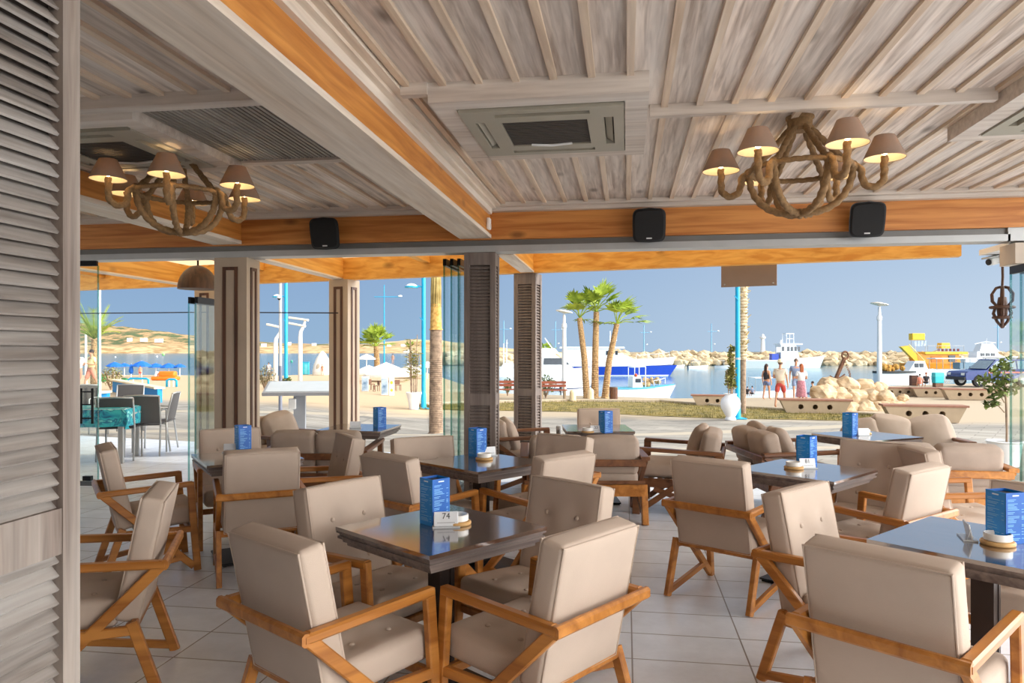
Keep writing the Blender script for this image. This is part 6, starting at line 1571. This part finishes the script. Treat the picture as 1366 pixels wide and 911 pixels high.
for px, by, lb in ((138,509,'green bin right of the white mast'),(166,514,'green bin right of the olive shrub')):
    b = G(px, by); k = depth(b)/FPX; t = thing('green_bin', lb, 'bin', b, YAW, 'green bins on the left beach'); MB().rbox((6*k,5*k,9*k), 1*k, 5, M=Matrix.Translation((0,0,4.5*k))).build('body', mat('green plastic', S(46,150,84), .5, .06), t, True); MB().rbox((6.6*k,5.6*k,1.2*k), .4*k, 4, M=Matrix.Translation((0,0,9.2*k))).build('lid', mat('dark green plastic', S(34,116,66), .5, .06), t, True)
b = G(1251, 516); k = depth(b)/FPX; t = thing('turquoise_crate', 'turquoise plastic crate stack behind the far bench', 'crate', b, YAW); MB().rbox((12*k,9*k,9*k), 1*k, 4, M=Matrix.Translation((0,0,9.5*k))).build('lower_crate', mat('turquoise plastic', S(44,190,204), .5, .06), t); MB().rbox((12.6*k,9.6*k,6*k), 1*k, 4, M=Matrix.Translation((0,0,16*k))).build('upper_crate', mat('light turquoise plastic', S(80,206,214), .5, .06), t); MB().box((0,0,2.5*k), (10*k,8*k,5*k)).build('pallet', TEAK, t)
b = G(1219, 515); k = depth(b)/FPX; t = thing('brown_crate', 'brown wooden crate left of the person in pink', 'crate', b, YAW); MB().box((0,0,7.5*k), (9*k,7*k,14*k)).build('box', mat('crate brown', S(104,72,60), .8, .1), t); m = MB(); m.box((0,-3.6*k,3*k), (9.2*k,.4*k,1.5*k)); m.box((0,-3.6*k,11*k), (9.2*k,.4*k,1.5*k)); m.build('batten', TEAK, t)
# low blue ramp walls on the left
WB = mat('blue painted wall', S(22,140,204), .7, .05); WCAP = mat('pale wall cap', S(236,214,176), .8, .06)
a = G(150, 522); b2 = G(210, 537); n_ = Vector((0,.25,0)); H = EYE+(HOR-519)*depth(b2)/FPX
t = thing('ramp_wall', 'bright blue ramp wall left of the tall column', 'wall', (b2.x, b2.y, 0)); A0 = Vector((a.x-b2.x, a.y-b2.y, 0)); 
m = MB(); top = max(H, gz(b2.x,b2.y)+.3); q = [A0+Vector((0,0,a.z-.02)), Vector((0,0,b2.z-.02)), Vector((0,0,top)), A0+Vector((0,0,top))]; m.prism(None, q, [v+n_ for v in q]); m.build('wall_face', WB, t)
m = MB(); m.bar(A0+Vector((0,.12,top+.03)), Vector((0,.12,top+.03)), .07, .34, side=(0,0,1)); m.build('wall_cap', WCAP, t)
a = G(60, 548); b2 = G(139, 541); H = EYE+(HOR-524)*depth(b2)/FPX; t = thing('low_wall', 'blue low wall behind the glass door handles at far left', 'wall', (b2.x, b2.y, 0)); A0 = Vector((a.x-b2.x, a.y-b2.y, 0)); m = MB(); q = [A0+Vector((0,0,-.15)), Vector((0,0,-.15)), Vector((0,0,H)), A0+Vector((0,0,H))]; m.prism(None, q, [v+n_ for v in q]); m.build('wall_face', WB, t)
m = MB(); m.bar(A0+Vector((0,.12,H+.03)), Vector((0,.12,H+.03)), .07, .34, side=(0,0,1)); m.build('wall_cap', WCAP, t)
# buoys on the bay
BU = [(218,474,2.0,'green buoy on the bay right of the rocks',mat('green buoy', S(150,206,120), .5, 0)),(209.5,476.5,1.2,'white buoy left of the green buoy',WHITE),(154,477,1.0,'small white buoy right of the mast on the bay',WHITE),(389,483,1.6,'green buoy right of the left blue lamp',mat('teal buoy', S(60,160,130), .5, 0))]
for px, py, r, lb, mt in BU:
    p = Wt(px, py); k = depth(p)/FPX; t = thing('buoy', lb, 'buoy', p, 0, 'mooring buoys'); MB().ball((0,0,r*k*.7), r*k, 10, 8).build('float', mt, t, True); MB().tube([(0,0,r*k),(0,0,r*k*2.2)], .15*r*k, 5).build('pickup_handle', ALU, t)
